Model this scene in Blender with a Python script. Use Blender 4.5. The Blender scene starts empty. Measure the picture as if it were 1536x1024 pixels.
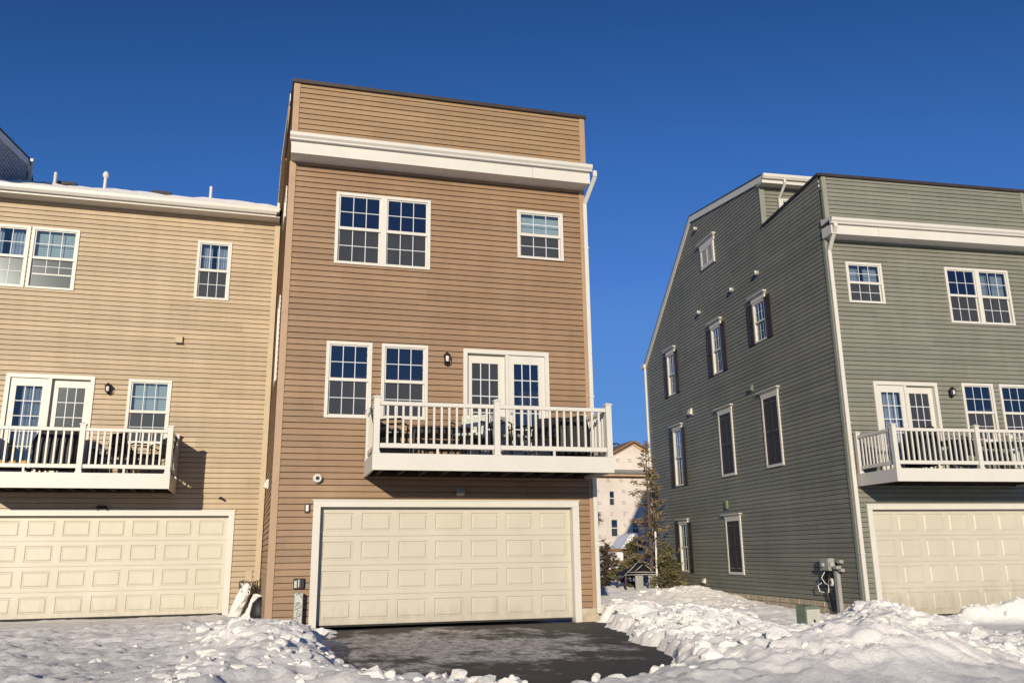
import bpy, bmesh, math, random
import numpy as np
from mathutils import Vector, Matrix
random.seed(7)
rng = np.random.default_rng(11)
C = bpy.context.scene.collection
PI = math.pi

# ------------------------------------------------------------------ materials
def nodes(name):
    m = bpy.data.materials.new(name); m.use_nodes = True
    nt = m.node_tree; b = nt.nodes['Principled BSDF']
    return m, nt, b
def N(nt, t, **kw):
    n = nt.nodes.new(t)
    for k, v in kw.items(): setattr(n, k, v)
    return n
def ramp(nt, src, stops):
    r = N(nt, 'ShaderNodeValToRGB'); e = r.color_ramp.elements
    e[0].position, e[0].color = stops[0][0], (*stops[0][1], 1)
    e[1].position, e[1].color = stops[-1][0], (*stops[-1][1], 1)
    for p, c in stops[1:-1]:
        x = e.new(p); x.color = (*c, 1)
    nt.links.new(src, r.inputs[0]); return r.outputs[0]
def noise(nt, scale, detail=4, rough=.55, vec=None, stretch=None):
    n = N(nt, 'ShaderNodeTexNoise'); n.inputs['Scale'].default_value = scale
    n.inputs['Detail'].default_value = detail; n.inputs['Roughness'].default_value = rough
    tc = N(nt, 'ShaderNodeTexCoord')
    mp = N(nt, 'ShaderNodeMapping')
    if stretch: mp.inputs['Scale'].default_value = stretch
    nt.links.new(tc.outputs['Object'], mp.inputs[0]); nt.links.new(mp.outputs[0], n.inputs['Vector'])
    return n.outputs['Fac']
def mix(nt, fac, a, b, mode='MIX'):
    m = N(nt, 'ShaderNodeMix', data_type='RGBA', blend_type=mode)
    for i, v in ((0, fac), (6, a), (7, b)):
        if isinstance(v, (int, float)): m.inputs[i].default_value = v
        elif isinstance(v, tuple): m.inputs[i].default_value = (*v, 1)
        else: nt.links.new(v, m.inputs[i])
    return m.outputs[2]
def bump(nt, b, src, strength, dist):
    n = N(nt, 'ShaderNodeBump'); n.inputs['Strength'].default_value = strength; n.inputs['Distance'].default_value = dist
    nt.links.new(src, n.inputs['Height']); nt.links.new(n.outputs[0], b.inputs['Normal'])
def plain(name, col, rough=.6, var=.12, scale=3, metal=0, bstr=.15, spec=.4, stretch=None, bscale=60):
    m, nt, b = nodes(name)
    f = noise(nt, scale, 5, stretch=stretch)
    c = ramp(nt, f, [(.3, tuple(x*(1-var) for x in col)), (.7, tuple(min(1, x*(1+var)) for x in col))])
    nt.links.new(c, b.inputs['Base Color'])
    b.inputs['Roughness'].default_value = rough; b.inputs['Metallic'].default_value = metal
    b.inputs['Specular IOR Level'].default_value = spec
    if bstr: bump(nt, b, noise(nt, bscale, 3), bstr, .004)
    return m
def siding_mat(name, col, c2):
    """vinyl clapboard: slight fading in large patches, faint grain along the boards, a small tone shift from plank to plank"""
    m, nt, b = nodes(name)
    big = noise(nt, .55, 4)
    c = ramp(nt, big, [(.32, col), (.7, c2)])
    tc = N(nt, 'ShaderNodeTexCoord'); sp = N(nt, 'ShaderNodeSeparateXYZ'); nt.links.new(tc.outputs['Object'], sp.inputs[0])
    dv = N(nt, 'ShaderNodeMath', operation='DIVIDE'); nt.links.new(sp.outputs[2], dv.inputs[0]); dv.inputs[1].default_value = .23
    fl = N(nt, 'ShaderNodeMath', operation='FLOOR'); nt.links.new(dv.outputs[0], fl.inputs[0])
    ax = N(nt, 'ShaderNodeMath', operation='ADD'); nt.links.new(sp.outputs[0], ax.inputs[0]); nt.links.new(sp.outputs[1], ax.inputs[1])
    w1 = N(nt, 'ShaderNodeTexWhiteNoise', noise_dimensions='1D'); nt.links.new(fl.outputs[0], w1.inputs['W'])
    off = N(nt, 'ShaderNodeMath', operation='MULTIPLY_ADD'); nt.links.new(w1.outputs[0], off.inputs[0]); off.inputs[1].default_value = 3.66
    nt.links.new(ax.outputs[0], off.inputs[2])
    d2 = N(nt, 'ShaderNodeMath', operation='DIVIDE'); nt.links.new(off.outputs[0], d2.inputs[0]); d2.inputs[1].default_value = 3.66
    f2 = N(nt, 'ShaderNodeMath', operation='FLOOR'); nt.links.new(d2.outputs[0], f2.inputs[0])
    cb = N(nt, 'ShaderNodeCombineXYZ'); nt.links.new(f2.outputs[0], cb.inputs[0]); nt.links.new(fl.outputs[0], cb.inputs[1])
    wn = N(nt, 'ShaderNodeTexWhiteNoise', noise_dimensions='2D'); nt.links.new(cb.outputs[0], wn.inputs['Vector'])
    pl = ramp(nt, wn.outputs[0], [(0, (.90, .905, .91)), (1, (1.06, 1.06, 1.05))])
    c = mix(nt, 1.0, c, pl, 'MULTIPLY')
    g = noise(nt, 9, 6, .7, stretch=(1, 1, 14))
    gr = ramp(nt, g, [(.3, (.9, .9, .9)), (.7, (1.06, 1.06, 1.06))])
    c = mix(nt, 1.0, c, gr, 'MULTIPLY')
    st = noise(nt, 2.2, 4, .6, stretch=(1.5, 1.5, .12))                      # weather streaks
    sr = ramp(nt, st, [(.35, (.93, .92, .9)), (.62, (1, 1, 1))])
    c = mix(nt, 1.0, c, sr, 'MULTIPLY')
    nt.links.new(c, b.inputs['Base Color'])
    b.inputs['Roughness'].default_value = .5; b.inputs['Specular IOR Level'].default_value = .3
    bump(nt, b, noise(nt, 1.7, 5, .6, stretch=(1, 1, 7)), .5, .02)
    return m
def glass_mat(name, tint, gloss, dens, rough=.015):
    m = bpy.data.materials.new(name); m.use_nodes = True; nt = m.node_tree; nt.nodes.clear()
    o = N(nt, 'ShaderNodeOutputMaterial'); gl = N(nt, 'ShaderNodeBsdfGlossy'); tr = N(nt, 'ShaderNodeBsdfTransparent')
    di = N(nt, 'ShaderNodeBsdfDiffuse'); di.inputs[0].default_value = (*tint, 1)
    gl.inputs['Roughness'].default_value = rough; gl.inputs['Color'].default_value = (.8, .92, 1, 1)
    tr.inputs[0].default_value = (.75, .82, .85, 1)
    a = N(nt, 'ShaderNodeMixShader'); a.inputs[0].default_value = dens
    nt.links.new(tr.outputs[0], a.inputs[1]); nt.links.new(di.outputs[0], a.inputs[2])
    lw = N(nt, 'ShaderNodeLayerWeight'); lw.inputs[0].default_value = .5
    p3 = N(nt, 'ShaderNodeMath', operation='POWER'); nt.links.new(lw.outputs['Facing'], p3.inputs[0]); p3.inputs[1].default_value = 3.5
    fr = N(nt, 'ShaderNodeMath', operation='MULTIPLY_ADD'); nt.links.new(p3.outputs[0], fr.inputs[0]); fr.inputs[1].default_value = .7; fr.inputs[2].default_value = .05
    ad = N(nt, 'ShaderNodeMath', operation='ADD', use_clamp=True); ad.inputs[1].default_value = gloss
    nt.links.new(fr.outputs[0], ad.inputs[0])
    bp = N(nt, 'ShaderNodeBump'); bp.inputs['Strength'].default_value = .12; bp.inputs['Distance'].default_value = .006
    nt.links.new(noise(nt, 1.3, 1), bp.inputs['Height']); nt.links.new(bp.outputs[0], gl.inputs['Normal'])
    x = N(nt, 'ShaderNodeMixShader'); nt.links.new(ad.outputs[0], x.inputs[0])
    nt.links.new(a.outputs[0], x.inputs[1]); nt.links.new(gl.outputs[0], x.inputs[2]); nt.links.new(x.outputs[0], o.inputs[0])
    return m
M = {}
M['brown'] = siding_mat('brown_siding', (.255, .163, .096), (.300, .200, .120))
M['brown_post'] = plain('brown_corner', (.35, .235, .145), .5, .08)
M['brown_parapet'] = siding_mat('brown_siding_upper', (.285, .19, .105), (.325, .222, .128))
M['tan'] = siding_mat('tan_siding', (.41, .32, .213), (.465, .372, .252))
M['tan_post'] = plain('tan_corner', (.44, .35, .225), .5, .08)
M['green'] = siding_mat('green_siding', (.184, .186, .150), (.218, .220, .179))
M['green_post'] = plain('green_corner', (.22, .23, .185), .5, .08)
M['grey'] = siding_mat('grey_siding', (.36, .37, .38), (.42, .43, .44))
M['grey_post'] = plain('grey_corner', (.5, .51, .52), .5, .08)
M['white'] = plain('white_vinyl', (.565, .55, .495), .42, .035, 2, bstr=.05)
def door_mat():
    m, nt, b = nodes('almond_steel')
    c = ramp(nt, noise(nt, 1.1, 6, .6), [(.3, (.465, .435, .355)), (.7, (.51, .48, .395))])
    tc = N(nt, 'ShaderNodeTexCoord'); sp = N(nt, 'ShaderNodeSeparateXYZ'); nt.links.new(tc.outputs['Object'], sp.inputs[0])
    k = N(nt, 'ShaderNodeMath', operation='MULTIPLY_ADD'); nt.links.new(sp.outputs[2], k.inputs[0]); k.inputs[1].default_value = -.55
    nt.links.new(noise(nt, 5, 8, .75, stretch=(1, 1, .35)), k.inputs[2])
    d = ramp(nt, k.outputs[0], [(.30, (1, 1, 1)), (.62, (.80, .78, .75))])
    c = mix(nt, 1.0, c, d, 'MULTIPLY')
    g = ramp(nt, noise(nt, 60, 3, .8), [(.30, (.90, .88, .85)), (.42, (1, 1, 1))]); c = mix(nt, .5, c, g, 'MULTIPLY')
    nt.links.new(c, b.inputs['Base Color']); b.inputs['Roughness'].default_value = .42
    bump(nt, b, noise(nt, .9, 3), .4, .03); return m
M['door'] = door_mat()
M['soffit'] = plain('white_soffit', (.62, .60, .55), .6, .06, 2)
M['dark_metal'] = plain('dark_bronze_metal', (.035, .025, .022), .5, .2, 4)
M['black'] = plain('black_metal', (.012, .012, .013), .4, .2, 8)
M['black_cloth'] = plain('black_vinyl_cover', (.014, .014, .016), .55, .25, 6, bstr=.5, bscale=9)
M['wood'] = plain('brown_joists', (.035, .022, .014), .8, .3, 5, stretch=(1, .1, 1))  # brown wood, colour darkened further to deepen the shade under the decks
M['shutter'] = plain('dark_brown_shutter', (.032, .023, .018), .5, .15, 5)
M['shingle'] = plain('roof_shingle', (.05, .05, .052), .9, .35, 14)
M['concrete'] = plain('foundation_concrete', (.42, .36, .27), .9, .2, 5, bstr=.6, bscale=14)
M['room_shade'] = plain('painted_room_shade', (.05, .048, .045), .9, .2, 1)  # dark colour painted in for the shade of unlit rooms
M['curtain'] = plain('pale_curtain', (.5, .55, .6), .9, .08, 4)
M['blind'] = plain('pale_blind', (.48, .56, .54), .7, .05, 3)
M['glass'] = glass_mat('window_glass', (.012, .016, .022), .07, .25)
M['clear'] = glass_mat('clear_glass', (.02, .03, .04), .07, .08)
M['screen'] = glass_mat('insect_screen', (.046, .046, .040), .0, .85, .15)
M['grid'] = plain('white_grille', (.6, .62, .64), .5, .03)
M['galv'] = plain('galvanised_steel', (.42, .42, .40), .45, .18, 9, metal=.35)
M['plastic'] = plain('grey_plastic', (.30, .30, .28), .6, .1, 5)
M['greenbox'] = plain('green_box', (.13, .17, .12), .55, .15, 5)
M['boxfront'] = plain('pale_box_front', (.46, .46, .40), .6, .1, 5)
M['tealgrey'] = plain('pale_grey_box', (.27, .28, .25), .6, .12, 5)
M['cloth'] = plain('white_sheeting', (.72, .70, .66), .7, .08, 6, bstr=.5, bscale=12)
M['yellow'] = plain('yellow_cushion', (.6, .4, .08), .7, .2, 6)
M['pattern'] = plain('pale_green_cushion', (.48, .52, .46), .8, .35, 16)
M['lampglass'] = plain('frosted_glass', (.6, .6, .58), .2, .05)
M['bark'] = plain('bark', (.09, .065, .045), .9, .3, 20)
M['needle'] = plain('brownish_needles', (.18, .135, .07), .8, .45, 3)
M['needle2'] = plain('olive_needles', (.12, .11, .05), .8, .45, 3)
M['darkleaf'] = plain('dark_twigs', (.07, .05, .035), .85, .4, 4)
M['wrap'] = plain('sheathing', (.58, .52, .46), .8, .1, .7)
M['wrapedge'] = plain('orange_sheathing', (.42, .29, .18), .8, .15, 2)
M['ink'] = plain('grey_print', (.22, .22, .25), .8, .1)
M['van'] = plain('white_paint', (.75, .75, .75), .3, .03)
M['rubber'] = plain('rubber', (.02, .02, .02), .8, .2)
M['timber'] = plain('raw_timber', (.2, .12, .07), .8, .25, 7)

def snow_mat(name='snow', attr=None):
    m, nt, b = nodes(name)
    n1 = noise(nt, 1.1, 6, .6); n2 = noise(nt, 9, 6, .65)
    av = N(nt, 'ShaderNodeAttribute', attribute_name=attr) if attr else None
    if av:
        packed = ramp(nt, n1, [(.3, (.52, .515, .51)), (.65, (.76, .755, .74))]); clean = ramp(nt, n1, [(.25, (.92, .895, .83)), (.6, (.98, .96, .90))])
        c = mix(nt, av.outputs['Fac'], packed, clean)
    else: c = ramp(nt, n1, [(.25, (.86, .84, .79)), (.6, (.95, .93, .88))])
    d = ramp(nt, n2, [(.28, (.86, .85, .84)), (.55, (1, 1, 1))])
    c = mix(nt, 1.0, c, d, 'MULTIPLY')
    n3 = noise(nt, 3.3, 8, .75)                                              # gritty, dirty patches
    g = ramp(nt, n3, [(.66, (1, 1, 1)), (.8, (.62, .56, .48))])
    c = mix(nt, 1.0, c, g, 'MULTIPLY')
    nt.links.new(c, b.inputs['Base Color']); b.inputs['Roughness'].default_value = .65
    b.inputs['Specular IOR Level'].default_value = .25
    b.inputs['Sheen Weight'].default_value = .45; b.inputs['Sheen Roughness'].default_value = .55
    bump(nt, b, noise(nt, 17, 8, .78), .85, .045)
    return m
M['snow'] = snow_mat(); M['snow_ground'] = snow_mat('snow_ground', 'bank')
def asphalt_mat():
    m, nt, b = nodes('asphalt')
    base = ramp(nt, noise(nt, 2.0, 6, .6), [(.3, (.034, .030, .026)), (.7, (.062, .054, .045))])
    streak = noise(nt, 1.5, 10, .68, stretch=(.8, .55, 1))
    tc = N(nt, 'ShaderNodeTexCoord'); sp = N(nt, 'ShaderNodeSeparateXYZ'); nt.links.new(tc.outputs['Object'], sp.inputs[0])
    def hump(out, c, w):
        a = N(nt, 'ShaderNodeMath', operation='SUBTRACT'); nt.links.new(out, a.inputs[0]); a.inputs[1].default_value = c
        q = N(nt, 'ShaderNodeMath', operation='DIVIDE'); nt.links.new(a.outputs[0], q.inputs[0]); q.inputs[1].default_value = w
        p = N(nt, 'ShaderNodeMath', operation='MULTIPLY'); nt.links.new(q.outputs[0], p.inputs[0]); nt.links.new(q.outputs[0], p.inputs[1])
        return p.outputs[0]
    s = N(nt, 'ShaderNodeMath', operation='ADD'); nt.links.new(hump(sp.outputs[0], 2.5, 1.7), s.inputs[0]); nt.links.new(hump(sp.outputs[1], 12.9, 2.0), s.inputs[1])
    k = N(nt, 'ShaderNodeMath', operation='MULTIPLY_ADD'); nt.links.new(s.outputs[0], k.inputs[0]); k.inputs[1].default_value = -.075; nt.links.new(streak, k.inputs[2])
    msk = ramp(nt, k.outputs[0], [(.35, (0, 0, 0)), (.46, (1, 1, 1))])
    fine = ramp(nt, noise(nt, 11, 8, .8, stretch=(1, .6, 1)), [(.38, (.12, .12, .12)), (.56, (1, 1, 1))])
    mm = mix(nt, 1.0, msk, fine, 'MULTIPLY')
    c = mix(nt, mm, base, (.66, .61, .55))
    nt.links.new(c, b.inputs['Base Color']); b.inputs['Roughness'].default_value = .75
    bump(nt, b, noise(nt, 90, 4, .8), .3, .006)
    return m
M['asphalt'] = asphalt_mat()

# ------------------------------------------------------------------ mesh helpers
class MB:
    def __init__(s): s.v = []; s.f = []; s.smooth = False
    def quad(s, *p):
        n = len(s.v); s.v += [tuple(q) for q in p]; s.f.append(tuple(range(n, n+len(p))))
    def box(s, x0, x1, y0, y1, z0, z1):
        n = len(s.v)
        s.v += [(x, y, z) for z in (z0, z1) for y in (y0, y1) for x in (x0, x1)]
        for f in ((0, 2, 3, 1), (4, 5, 7, 6), (0, 1, 5, 4), (2, 6, 7, 3), (0, 4, 6, 2), (1, 3, 7, 5)): s.f.append(tuple(n+i for i in f))
    def obox(s, c, ax, ay, az):
        """box about c with half axes ax, ay, az"""
        c, ax, ay, az = map(Vector, (c, ax, ay, az)); n = len(s.v)
        s.v += [tuple(c+i*ax+j*ay+k*az) for k in (-1, 1) for j in (-1, 1) for i in (-1, 1)]
        for f in ((0, 2, 3, 1), (4, 5, 7, 6), (0, 1, 5, 4), (2, 6, 7, 3), (0, 4, 6, 2), (1, 3, 7, 5)): s.f.append(tuple(n+i for i in f))
    def bar(s, p, q, w, h, up=(0, 0, 1)):
        p, q = Vector(p), Vector(q); d = q-p; u = Vector(up); sd = d.cross(u)
        if sd.length < 1e-6: sd = d.cross(Vector((1, 0, 0)))
        sd.normalize(); uu = sd.cross(d).normalized()
        s.obox((p+q)/2, d/2, sd*w/2, uu*h/2)
    def tube(s, pts, r, seg=8, cap=True):
        pts = [Vector(p) for p in pts]; R = r if isinstance(r, (list, tuple)) else [r]*len(pts); n0 = len(s.v)
        prev = None
        for i, p in enumerate(pts):
            d = (pts[min(i+1, len(pts)-1)]-pts[max(i-1, 0)]).normalized()
            a = Vector((0, 0, 1)) if abs(d.z) < .9 else Vector((1, 0, 0))
            if prev is not None: a = prev
            x = (a-d*a.dot(d)).normalized(); y = d.cross(x); prev = x
            for k in range(seg):
                t = 2*PI*k/seg; s.v.append(tuple(p+(x*math.cos(t)+y*math.sin(t))*R[i]))
        for i in range(len(pts)-1):
            for k in range(seg):
                a = n0+i*seg+k; b = n0+i*seg+(k+1) % seg; s.f.append((a, b, b+seg, a+seg))
        if cap:
            s.f.append(tuple(n0+k for k in range(seg))); s.f.append(tuple(n0+(len(pts)-1)*seg+k for k in range(seg)))
    def lathe(s, prof, c, seg=12, axis='z'):
        n0 = len(s.v); c = Vector(c)
        for r, h in prof:
            for k in range(seg):
                t = 2*PI*k/seg; a, b = r*math.cos(t), r*math.sin(t)
                q = {'z': (a, b, h), 'y': (a, -h, b), 'x': (-h, a, b)}[axis]
                s.v.append(tuple(c+Vector(q)))
        for i in range(len(prof)-1):
            for k in range(seg):
                a = n0+i*seg+k; b = n0+i*seg+(k+1) % seg; s.f.append((a, b, b+seg, a+seg))
        s.f.append(tuple(n0+k for k in range(seg))); s.f.append(tuple(n0+(len(prof)-1)*seg+k for k in range(seg)))
    def prism(s, poly, y0, y1, plane='xz'):
        """poly of (a, b) extruded between y0 and y1"""
        n0 = len(s.v); k = len(poly)
        for y in (y0, y1):
            for a, b in poly: s.v.append({'xz': (a, y, b), 'yz': (y, a, b), 'xy': (a, b, y)}[plane])
        s.f.append(tuple(range(n0, n0+k))); s.f.append(tuple(range(n0+k, n0+2*k)))
        for i in range(k): j = (i+1) % k; s.f.append((n0+i, n0+j, n0+k+j, n0+k+i))
    def build(s, name, mat, parent=None, bevel=0, smooth=False, xf=None):
        me = bpy.data.meshes.new(name)
        vs = s.v if xf is None else [tuple(xf(*p)) for p in s.v]
        me.from_pydata(vs, [], s.f); me.update()
        bm = bmesh.new(); bm.from_mesh(me); bmesh.ops.recalc_face_normals(bm, faces=bm.faces)
        if bevel: bmesh.ops.bevel(bm, geom=[e for e in bm.edges if len(e.link_faces) == 2 and e.calc_face_angle(0) > .6], offset=bevel, segments=1, affect='EDGES')
        bm.to_mesh(me); bm.free()
        if smooth:
            for p in me.polygons: p.use_smooth = True
        me.materials.append(M[mat] if isinstance(mat, str) else mat)
        o = bpy.data.objects.new(name, me); C.objects.link(o)
        if parent is not None: o.parent = parent
        return o
def tag(o, label=None, cat=None, group=None, kind=None):
    if label: o['label'] = label
    if cat: o['category'] = cat
    if group: o['group'] = group
    if kind: o['kind'] = kind
    return o
def thing(name, label, cat, loc=(0, 0, 0), rz=0, group=None):
    o = bpy.data.objects.new(name, None); C.objects.link(o); o.location = loc; o.rotation_euler = (0, 0, rz)
    o.empty_display_size = .2
    return tag(o, label, cat, group)
def holder(name, parent):
    o = bpy.data.objects.new(name, None); C.objects.link(o); o.parent = parent; return o
def B(name, mat, parent, *box, bevel=0, xf=None):
    m = MB(); m.box(*box); return m.build(name, mat, parent, bevel, xf=xf)
def copy_tree(o, parent=None):
    c = o.copy(); C.objects.link(c); c.parent = parent
    for ch in list(o.children): copy_tree(ch, c)
    return c

# ------------------------------------------------------------------ building kit
COURSE = .1155
def front(s, out, z): return (s, -out, z)
def leftside(s, out, z): return (-out, s, z)
def siding(P, z0, z1, left, right, opens, zbase=0.):
    """lapped boards as real steps; left(z), right(z) bound the wall, opens = [(s0, s1, z0, z1)] stay open"""
    mb = MB()
    k0 = int(math.floor((z0-zbase)/COURSE+1e-6)); k1 = int(math.ceil((z1-zbase)/COURSE-1e-6))
    cuts = sorted({z for o in opens for z in (o[2], o[3])})
    prof = [(0, .014), (.45, .0105), (.80, .004), (.882, .001), (.887, -.034), (1.0, -.034)]
    def out_at(t):
        for (a, oa), (b, ob) in zip(prof, prof[1:]):
            if a <= t <= b: return oa+(ob-oa)*(t-a)/(b-a)
    for k in range(k0, k1):
        zz = [(zbase+(k+t)*COURSE, o) for t, o in prof]
        zs = [(z, o) for z, o in zz if z0-1e-9 <= z <= z1+1e-9]
        for c in cuts+[z0, z1]:
            t = (c-zbase)/COURSE-k
            if 1e-6 < t < 1-1e-6: zs.append((c, out_at(t)))
        zs.sort(key=lambda q: q[0])
        # keep profile order for the near-vertical groove step
        for (za, oa), (zb, ob) in zip(zs, zs[1:]):
            if zb-za < 1e-7: continue
            zm = (za+zb)/2
            L, R = max(left(za), left(zb)), None
            segs = [(None, None)]
            iv = sorted((o[0], o[1]) for o in opens if o[2] < zm < o[3])
            cur = None; parts = []
            s = None
            for a, b in iv: parts.append((s, a)); s = b
            parts.append((s, None))
            for a, b in parts:
                la, lb = (left(za), left(zb)) if a is None else (a, a)
                ra, rb = (right(za), right(zb)) if b is None else (b, b)
                if ra-la < 1e-4 and rb-lb < 1e-4: continue
                mb.quad(P(la, oa, za), P(max(ra, la), oa, za), P(max(rb, lb), ob, zb), P(lb, ob, zb))
        # underside lip of this course (from the groove back of the course below)
        z = zbase+k*COURSE
        if z0 < z < z1:
            iv = sorted((o[0], o[1]) for o in opens if o[2] < z < o[3]); s = left(z); parts = []
            for a, b in iv: parts.append((s, a)); s = b
            parts.append((s, right(z)))
            for a, b in parts:
                if b-a > 1e-4: mb.quad(P(a, -.034, z), P(b, -.034, z), P(b, .014, z), P(a, .014, z))
    return mb
def window(par, P, s0, s1, z0, z1, name='window', label=None, cover=None, look=('glass', 'screen'), cols=3, rows=2, fw=.062, split=.5, open_=0):
    """double-hung window: frame, two sashes, grilles; cover = blind / curtain behind the panes"""
    f = MB()
    def bx(a, b, o0, o1, za, zb, m):
        p = [P(s, o, z) for z in (za, zb) for o in (o0, o1) for s in (a, b)]
        n = len(m.v); m.v += p
        for q in ((0, 2, 3, 1), (4, 5, 7, 6), (0, 1, 5, 4), (2, 6, 7, 3), (0, 4, 6, 2), (1, 3, 7, 5)): m.f.append(tuple(n+i for i in q))
    w = fw; top, bot = .034, -.075
    bx(s0, s0+w, bot, top, z0, z1, f); bx(s1-w, s1, bot, top, z0, z1, f)
    bx(s0+w, s1-w, bot, top-.002, z1-w, z1, f); bx(s0+w, s1-w, bot, top+.004, z0, z0+w*.75, f)
    zm = z0+(z1-z0)*split; a, b = s0+w, s1-w; sw = .03
    zb0, zt1 = z0+w*.75, z1-w
    bx(a, b, -.045, .012, zm-.03, zm+.03, f)
    for q in (a, b-sw): bx(q, q+sw, -.022, .006, zm+.03, zt1, f); bx(q, q+sw, -.052, -.028, zb0, zm-.03, f)
    bx(a+sw, b-sw, -.022, .006, zt1-sw*.8, zt1, f); bx(a+sw, b-sw, -.052, -.028, zb0+open_, zb0+open_+sw, f)
    root = f.build(name, 'white', par)
    if label: root['label'] = label
    u = MB(); u.quad(P(a+sw, -.012, zm+.03), P(b-sw, -.012, zm+.03), P(b-sw, -.012, zt1), P(a+sw, -.012, zt1)); u.build('upper_pane', look[0], root)
    l = MB(); l.quad(P(a+sw, -.036, zb0+sw), P(b-sw, -.036, zb0+sw), P(b-sw, -.036, zm-.03), P(a+sw, -.036, zm-.03)); l.build('lower_pane', look[1], root)
    g = MB()
    for (za, zb, o) in ((zm+.03, zt1-sw*.8, -.009), (zb0+sw+open_, zm-.03, -.033)):
        for i in range(1, cols): x = a+sw+(b-a-2*sw)*i/cols; bx(x-.0068, x+.0068, o, o+.006, za, zb, g)
        for i in range(1, rows): z = za+(zb-za)*i/rows; bx(a+sw, b-sw, o, o+.0055, z-.0068, z+.0068, g)
    g.build('grille', 'grid', root)
    if cover:
        c = MB(); z_lo = zb0+(zm-zb0 if cover == 'half' else 0.02)
        if cover == 'curtain':
            n = 26
            for (q0, q1) in ((a, a+(b-a)*.42), (b-(b-a)*.42, b)):
                for i in range(n):
                    x0, x1 = q0+(q1-q0)*i/n, q0+(q1-q0)*(i+1)/n
                    o0 = -.16+.025*math.sin(i*1.25); o1 = -.16+.025*math.sin((i+1)*1.25)
                    c.quad(P(x0, o0, zb0), P(x1, o1, zb0), P(x1, o1, zt1), P(x0, o0, zt1))
            c.build('curtain', 'curtain', root)
        else:
            z = z_lo
            while z < zt1: bx(a, b, -.13, -.115, z, min(z+.042, zt1), c); z += .048
            c.build('blind', 'blind', root)
    return root
def patio_door(par, P, s0, s1, z0, z1, flip=False, curtain=False):
    """french door pair in one frame; flip puts the recessed leaf on the right"""
    f = MB(); W = s1-s0
    def X(a): return s0+a if not flip else s1-a
    def bx(m, a, b, o0, o1, za, zb):
        a, b = sorted((X(a), X(b))); p = [P(s, o, z) for z in (za, zb) for o in (o0, o1) for s in (a, b)]
        n = len(m.v); m.v += p
        for q in ((0, 2, 3, 1), (4, 5, 7, 6), (0, 1, 5, 4), (2, 6, 7, 3), (0, 4, 6, 2), (1, 3, 7, 5)): m.f.append(tuple(n+i for i in q))
    bx(f, 0, .085, -.12, .036, z0, z1); bx(f, W-.085, W, -.12, .036, z0, z1); bx(f, .085, W-.085, -.12, .033, z1-.085, z1)
    bx(f, .875, .94, -.12, .02, z0, z1-.085)
    fr = f.build('patio_door', 'white', par)
    for k, (a, b, ga, gb, o) in enumerate(((.085, .875, .2, .745, -.085), (.94, W-.085, 1.055, 1.575, -.012))):
        zt, zg0, zg1 = z1-.09, z0+.36, z1-.265
        l = MB()
        bx(l, a, ga, o-.04, o, z0+.02, zt); bx(l, gb, b, o-.04, o, z0+.02, zt)
        bx(l, ga, gb, o-.04, o, zg1, zt); bx(l, ga, gb, o-.04, o, z0+.02, zg0)
        leaf = l.build('door_leaf', 'white', fr)
        p = MB(); A, Bb = sorted((X(ga), X(gb)))
        p.quad(P(A, o-.02, zg0), P(Bb, o-.02, zg0), P(Bb, o-.02, zg1), P(A, o-.02, zg1)); p.build('pane', 'glass' if k else 'screen', fr)
        g = MB()
        for i in (1, 2): x = ga+(gb-ga)*i/3; bx(g, x-.009, x+.009, o-.016, o-.008, zg0, zg1)
        for i in range(1, 5): z = zg0+(zg1-zg0)*i/5; bx(g, ga, gb, o-.016, o-.009, z-.009, z+.009)
        g.build('grille', 'grid', fr)
        if k:
            h = MB(); bx(h, a+.03, a+.06, o, o+.05, z0+1.0, z0+1.04); h.build('handle', 'galv', fr)
        if curtain and k:
            c = MB(); n = 30
            for i in range(n):
                q0, q1 = sorted((X(ga+(gb-ga)*(i/n)*.8), X(ga+(gb-ga)*((i+1)/n)*.8)))
                o0, o1 = -.15+.02*math.sin(i*1.1), -.15+.02*math.sin((i+1)*1.1)
                if flip: o0, o1 = o1, o0
                c.quad(P(q0, o0, zg0), P(q1, o1, zg0), P(q1, o1, zg1), P(q0, o0, zg1))
            c.build('curtain', 'curtain', fr)
    return fr
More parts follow.
